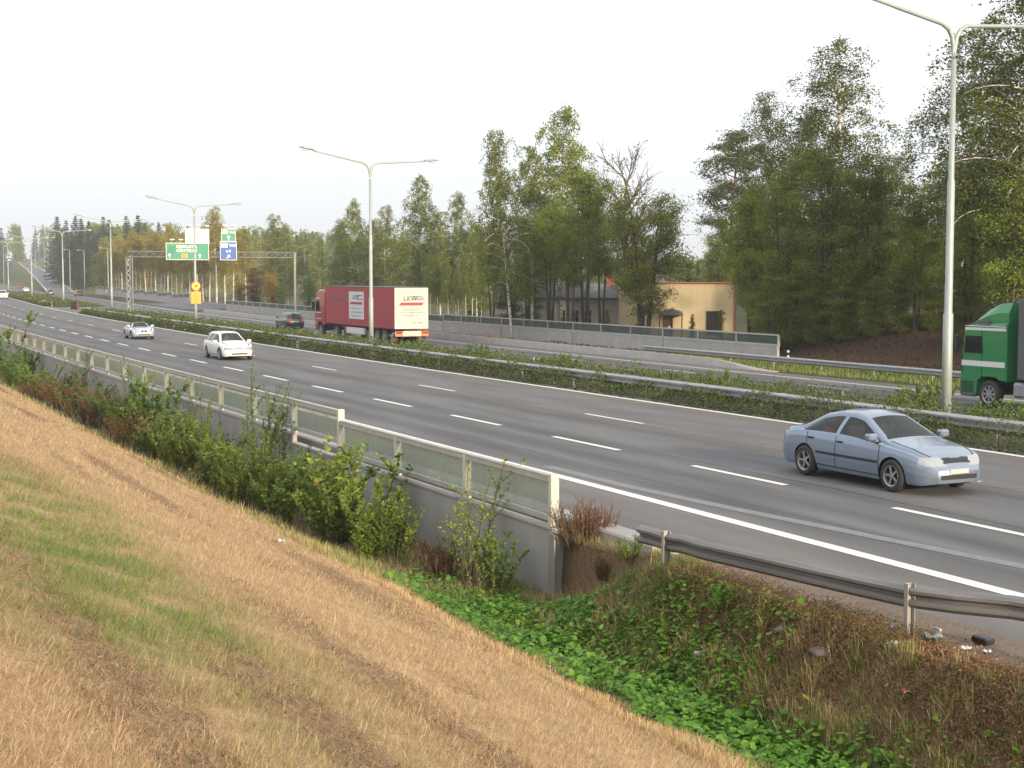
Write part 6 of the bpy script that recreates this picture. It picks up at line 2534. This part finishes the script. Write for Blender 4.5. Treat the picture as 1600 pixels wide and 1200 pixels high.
# broad leaved ground cover in the ditch bottom
r = rng(61)
n = 17000
Y = r.uniform(7.6, 21, n)
xc_ = 8.5 + .10 * np.sin(Y * .9) - .012 * (Y - 12)
X = xc_ + r.normal(size=n) * np.where(Y < 13.5, .42, .56)
k = (vnoise(X, Y, 3.2, 62) > -.34) & (r.uniform(size=n) < np.where(Y > 18.6, .25, 1.0)) & (X < 9.75) & (X > 7.5) & ~((X > 9.0) & (Y < 13.6) & (r.uniform(size=n) < .8))
X, Y = X[k], Y[k]
n = len(X)
h = r.uniform(.02, .17, n)
c = np.stack([X, Y, ground(X, Y) + h], -1)
a = r.uniform(0, 6.28, n)
sz = r.uniform(.016, .046, n)
tl = r.normal(size=(n, 2)) * .35
an = np.array([0, .8, 1.7, 2.6, 3.14, 3.7, 4.6, 5.5])
rr = np.array([1.15, 1.05, .95, .9, .55, .9, .95, 1.05])
ca, sa_ = np.cos(an[None] + a[:, None]), np.sin(an[None] + a[:, None])
lx, ly = sz[:, None] * rr * ca, sz[:, None] * rr * sa_
lz = lx * tl[:, :1] + ly * tl[:, 1:] - .25 * (lx ** 2 + ly ** 2) / sz[:, None]
V = np.stack([c[:, :1] + lx, c[:, 1:2] + ly, c[:, 2:] + lz], -1).reshape(-1, 3)
mb = MB()
mb.add(V, np.arange(n * 8).reshape(n, 8))
tag(mb.build('ditch_plants', M['ditch_leaf']), 'bright green broad leaved plants carpeting the ditch bottom', 'ground cover', kind='stuff')

r = rng(63)
n = 5200
Y = r.uniform(12.6, 18.3, n)
X = 9.15 + .36 * r.normal(size=n)
k = (vnoise(X, Y, 2.6, 64) > -.22) & (X < 9.9) & (X > 8.3)
X, Y = X[k], Y[k]
n = len(X)
h = r.uniform(.02, .15, n)
c = np.stack([X, Y, ground(X, Y) + h], -1)
a = r.uniform(0, 6.28, n)
sz = r.uniform(.014, .040, n)
tl = r.normal(size=(n, 2)) * .4
ca, sa_ = np.cos(an[None] + a[:, None]), np.sin(an[None] + a[:, None])
lx, ly = sz[:, None] * rr * ca * 1.25, sz[:, None] * rr * sa_ * .8
lz = lx * tl[:, :1] + ly * tl[:, 1:]
V = np.stack([c[:, :1] + lx, c[:, 1:2] + ly, c[:, 2:] + lz], -1).reshape(-1, 3)
mb = MB()
mb.add(V, np.arange(n * 8).reshape(n, 8))
tag(mb.build('ditch_plants', M['ditch_leaf']), 'looser green leafy plants climbing from the ditch towards the barrier end', 'ground cover', kind='stuff')

# fallen leaves and debris on the bank, and leaf litter behind the far rail
r = rng(71)
n = 70000
Y = r.uniform(4, 19.5, n)
X = 8.7 + 2.1 * r.beta(2.2, 1.6, n)
k = (vnoise(X, Y, 2.0, 72) > -.3) & ~((X > 10.2) & (r.uniform(size=n) < .85)) & ~((Y > 14) & (r.uniform(size=n) < .45))
P = np.stack([X, Y, ground(X, Y) + .012 + np.abs(r.normal(size=n)) * .015], -1)[k]
mb = MB()
mb.leaves(P, .030, r, 1.5, .7)
tag(mb.build('leaf_litter', M['litter_leaf']), 'brown fallen leaves scattered over the roadside bank in the foreground', 'leaf litter', kind='stuff')
mb = MB()
X2 = r.uniform(47, 60, 9000)
Y2 = r.uniform(28, 92, 9000)
mb.leaves(np.stack([X2, Y2, ground(X2, Y2) + .05 + .12 * r.uniform(size=9000)], -1), .15, r, 1.5, .6)
tag(mb.build('leaf_litter', M['litter_dark']), 'dark fallen leaves covering the far bank under the wood', 'leaf litter', kind='stuff')
# low rusty weeds on the bank
r = rng(75)
n = 7000
Y = r.uniform(6, 18, n)
X = 8.9 + 1.5 * r.beta(2, 2, n)
k = (vnoise(X, Y, 1.6, 76) > -.15)
X, Y = X[k], Y[k]
n = len(X)
c0 = np.stack([X, Y, ground(X, Y)], -1)
hh = r.uniform(.05, .20, n)
m = 14
u = r.uniform(.1, 1, (n, m))
Pw = c0[:, None] + np.stack([r.normal(size=(n, m)) * .035, r.normal(size=(n, m)) * .035, u * hh[:, None]], -1)
mb = MB()
mb.leaves(Pw.reshape(-1, 3), .026, r, 2.2, .2)
tag(mb.build('bank_weeds', M['bank_weed']), 'low rusty brown weeds covering the roadside bank', 'weeds', kind='stuff')
# green strip behind the far rail
r = rng(73)
X = r.uniform(44.9, 47.4, 16000)
Y = r.uniform(20, 74, 16000)
mb = MB()
blades(mb, np.stack([X, Y, ground(X, Y) - .02], -1), np.full(16000, .22), np.full(16000, .03), r, .5, np.clip(.85 + .2 * r.normal(size=16000), 0, 1))
X = r.uniform(44.95, 47.9, 9000) 
Y = r.uniform(66, 196, 9000)
blades(mb, np.stack([X + curve(Y), Y, ground(X + curve(Y), Y) - .02], -1), np.full(9000, .22), np.full(9000, .04), r, .5, np.clip(.35 + .25 * r.normal(size=9000), 0, 1))
tag(mb.build('verge_grass', M['grass']), 'green grass strip behind the far guard rail', 'grass', kind='stuff')

# ------------------------------------------------------------------ litter and stones
M['litter_white'] = pmat('litter_white', (.62, .63, .64), .6)
M['litter_clear'] = glassmat('clear_plastic', (.35, .38, .36), .45, .15)
M['cup_red'] = pmat('cup_red', (.50, .05, .06), .5)
M['stone'] = pmat('stone', (.085, .075, .066), .9, col2=(.13, .115, .10), scale=9, bump=.4)


def crumple(mb, sx_, sy_, sz_, seed, n=7):
    r = rng(seed)
    V, Fq = [], []
    for i_ in range(n):
        for j_ in range(n):
            V.append(((i_ / (n - 1) - .5) * sx_ + r.normal() * sx_ * .03, (j_ / (n - 1) - .5) * sy_ + r.normal() * sy_ * .03, abs(r.normal()) * sz_ * .5 + .01))
    for i_ in range(n - 1):
        for j_ in range(n - 1):
            q = i_ * n + j_
            Fq.append((q, q + n, q + n + 1, q + 1))
    V2 = [(x, y, z - .004) for x, y, z in V]
    m = len(V)
    mb.add(V + V2, Fq + [tuple(k_ + m for k_ in f[::-1]) for f in Fq])


def litter(name, px, py, lab, cat, build, mat, rot=(0, 0, 0), dz=0.0):
    p = on_ground(px, py)
    mb = MB()
    build(mb)
    o = mb.build(name, M[mat], None, True, p + np.array([0, 0, dz]), rot)
    return tag(o, lab, cat)


p = on_ground(1415, 1090)
root = tag(empty('paper_cup', p + np.array([0, 0, .045]), 0), 'red and white paper cup lying on its side on the brown bank', 'cup')
root.rotation_euler = (R(100), .1, R(-20))
mb = MB()
mb.lathe([(.001, -.055), (.026, -.055), (.040, .055), (.037, .055), (.024, -.050)], 20)
mb.build('cup', M['cup_red'], root, True)
mb = MB()
mb.lathe([(.0405, .05), (.0425, .052), (.0425, .058), (.039, .058)], 20)
mb.build('rim', M['litter_white'], root, True)
p = on_ground(1097, 1028)
root = tag(empty('plastic_bottle', p + np.array([0, 0, .04]), 0), 'crushed white plastic bottle with a dark cap lying by the green ditch plants', 'bottle')
root.rotation_euler = (R(86), 0, R(38))
mb = MB()
mb.lathe([(.001, -.09), (.030, -.09), (.033, -.08), (.032, .03), (.026, .06), (.013, .085), (.013, .095), (.001, .095)], 16)
mb.build('bottle', M['litter_white'], root, True)
mb = MB()
mb.lathe([(.0145, .088), (.0145, .108), (.001, .109)], 16)
mb.build('cap', M['sign_blue'], root, True)
litter('paper_scrap', 1396, 1010, 'torn white paper lying left of the second rail post', 'paper', lambda m: crumple(m, .16, .10, .05, 1), 'litter_white', (0, 0, .4))
litter('plastic_wrapper', 1458, 1000, 'clear crinkled plastic wrapper beside the second rail post', 'wrapper', lambda m: crumple(m, .20, .14, .07, 2), 'litter_clear', (0, 0, -.2))
litter('carton', 1464, 992, 'small red and white carton right of the second rail post', 'carton', lambda m: m.box(-.05, .05, -.03, .03, 0, .05, 0, None, .006), 'litter_white', (.2, .3, .6), .02)
litter('paper_scrap', 1509, 1015, 'white paper scrap in front of the dark slab', 'paper', lambda m: crumple(m, .10, .07, .03, 3), 'litter_white')
litter('paper_scrap', 1540, 1021, 'white paper scrap below the dark slab at the right', 'paper', lambda m: crumple(m, .09, .07, .04, 4), 'litter_white')
litter('paper_scrap', 1394, 982, 'small folded white note up by the guard rail', 'paper', lambda m: crumple(m, .07, .07, .04, 5), 'litter_white', (0, 0, .7))
litter('paper_scrap', 1355, 1135, 'white paper scrap low on the bank below the cup', 'paper', lambda m: crumple(m, .07, .05, .03, 6), 'litter_white')
litter('paper_scrap', 1120, 980, 'white scrap in the grass above the plastic bottle', 'paper', lambda m: crumple(m, .06, .05, .03, 7), 'litter_white')
litter('plastic_bag', 968, 1084, 'clear plastic bag on the edge of the green ditch plants', 'bag', lambda m: crumple(m, .22, .10, .05, 8), 'litter_clear', (0, 0, -.4), .05)
litter('paper_scrap', 440, 852, 'tiny white scrap at the edge of the dry slope', 'paper', lambda m: crumple(m, .09, .06, .04, 9), 'litter_white', (0, 0, 0), .04)


def rock(mb, sx_, sy_, sz_, seed):
    r = rng(seed)
    n1_, n2_ = 9, 14
    V = []
    for i_ in range(n1_):
        for j_ in range(n2_):
            th, ph = math.pi * i_ / (n1_ - 1), 2 * math.pi * j_ / n2_
            k_ = 1 + .16 * math.sin(3 * ph + seed) * math.sin(th) + .1 * math.sin(5 * th + ph * 2 + seed) * math.sin(th)
            V.append((sx_ * k_ * math.sin(th) * math.cos(ph), sy_ * k_ * math.sin(th) * math.sin(ph), sz_ * k_ * math.cos(th)))
    Fq = [(i_ * n2_ + j_, (i_ + 1) * n2_ + j_, (i_ + 1) * n2_ + (j_ + 1) % n2_, i_ * n2_ + (j_ + 1) % n2_) for i_ in range(n1_ - 1) for j_ in range(n2_)]
    mb.add(V, Fq)


litter('rock', 1230, 985, 'rounded grey stone half sunk in the brown bank', 'stone', lambda m: rock(m, .15, .11, .05, 1), 'stone', (0, 0, .3))
litter('rock', 1290, 1022, 'larger flat grey stone to the right of the rounded one', 'stone', lambda m: rock(m, .20, .13, .045, 2), 'stone', (0, 0, -.3))
litter('slab', 1535, 1006, 'dark square slab lying near the right edge of the bank', 'slab', lambda m: m.box(-.11, .11, -.08, .08, 0, .07, 0, None, .012), 'frame_dark', (.15, .1, .3), .01)

# ------------------------------------------------------------------ haze
hz_m = bpy.data.materials.new('haze_air')
hz_m.use_nodes = True
ht_ = hz_m.node_tree
ht_.nodes.remove(ht_.nodes['Principled BSDF'])
pv = ht_.nodes.new('ShaderNodeVolumePrincipled')
pv.inputs['Color'].default_value = (.86, .90, .97, 1)
pv.inputs['Density'].default_value = 0.00032
pv.inputs['Anisotropy'].default_value = 0.2
ht_.links.new(pv.outputs[0], ht_.nodes['Material Output'].inputs['Volume'])
mb = MB()
mb.box(-1000, 2700, -450, 4400, -6, 75)
tag(mb.build('haze', hz_m), kind='stuff')
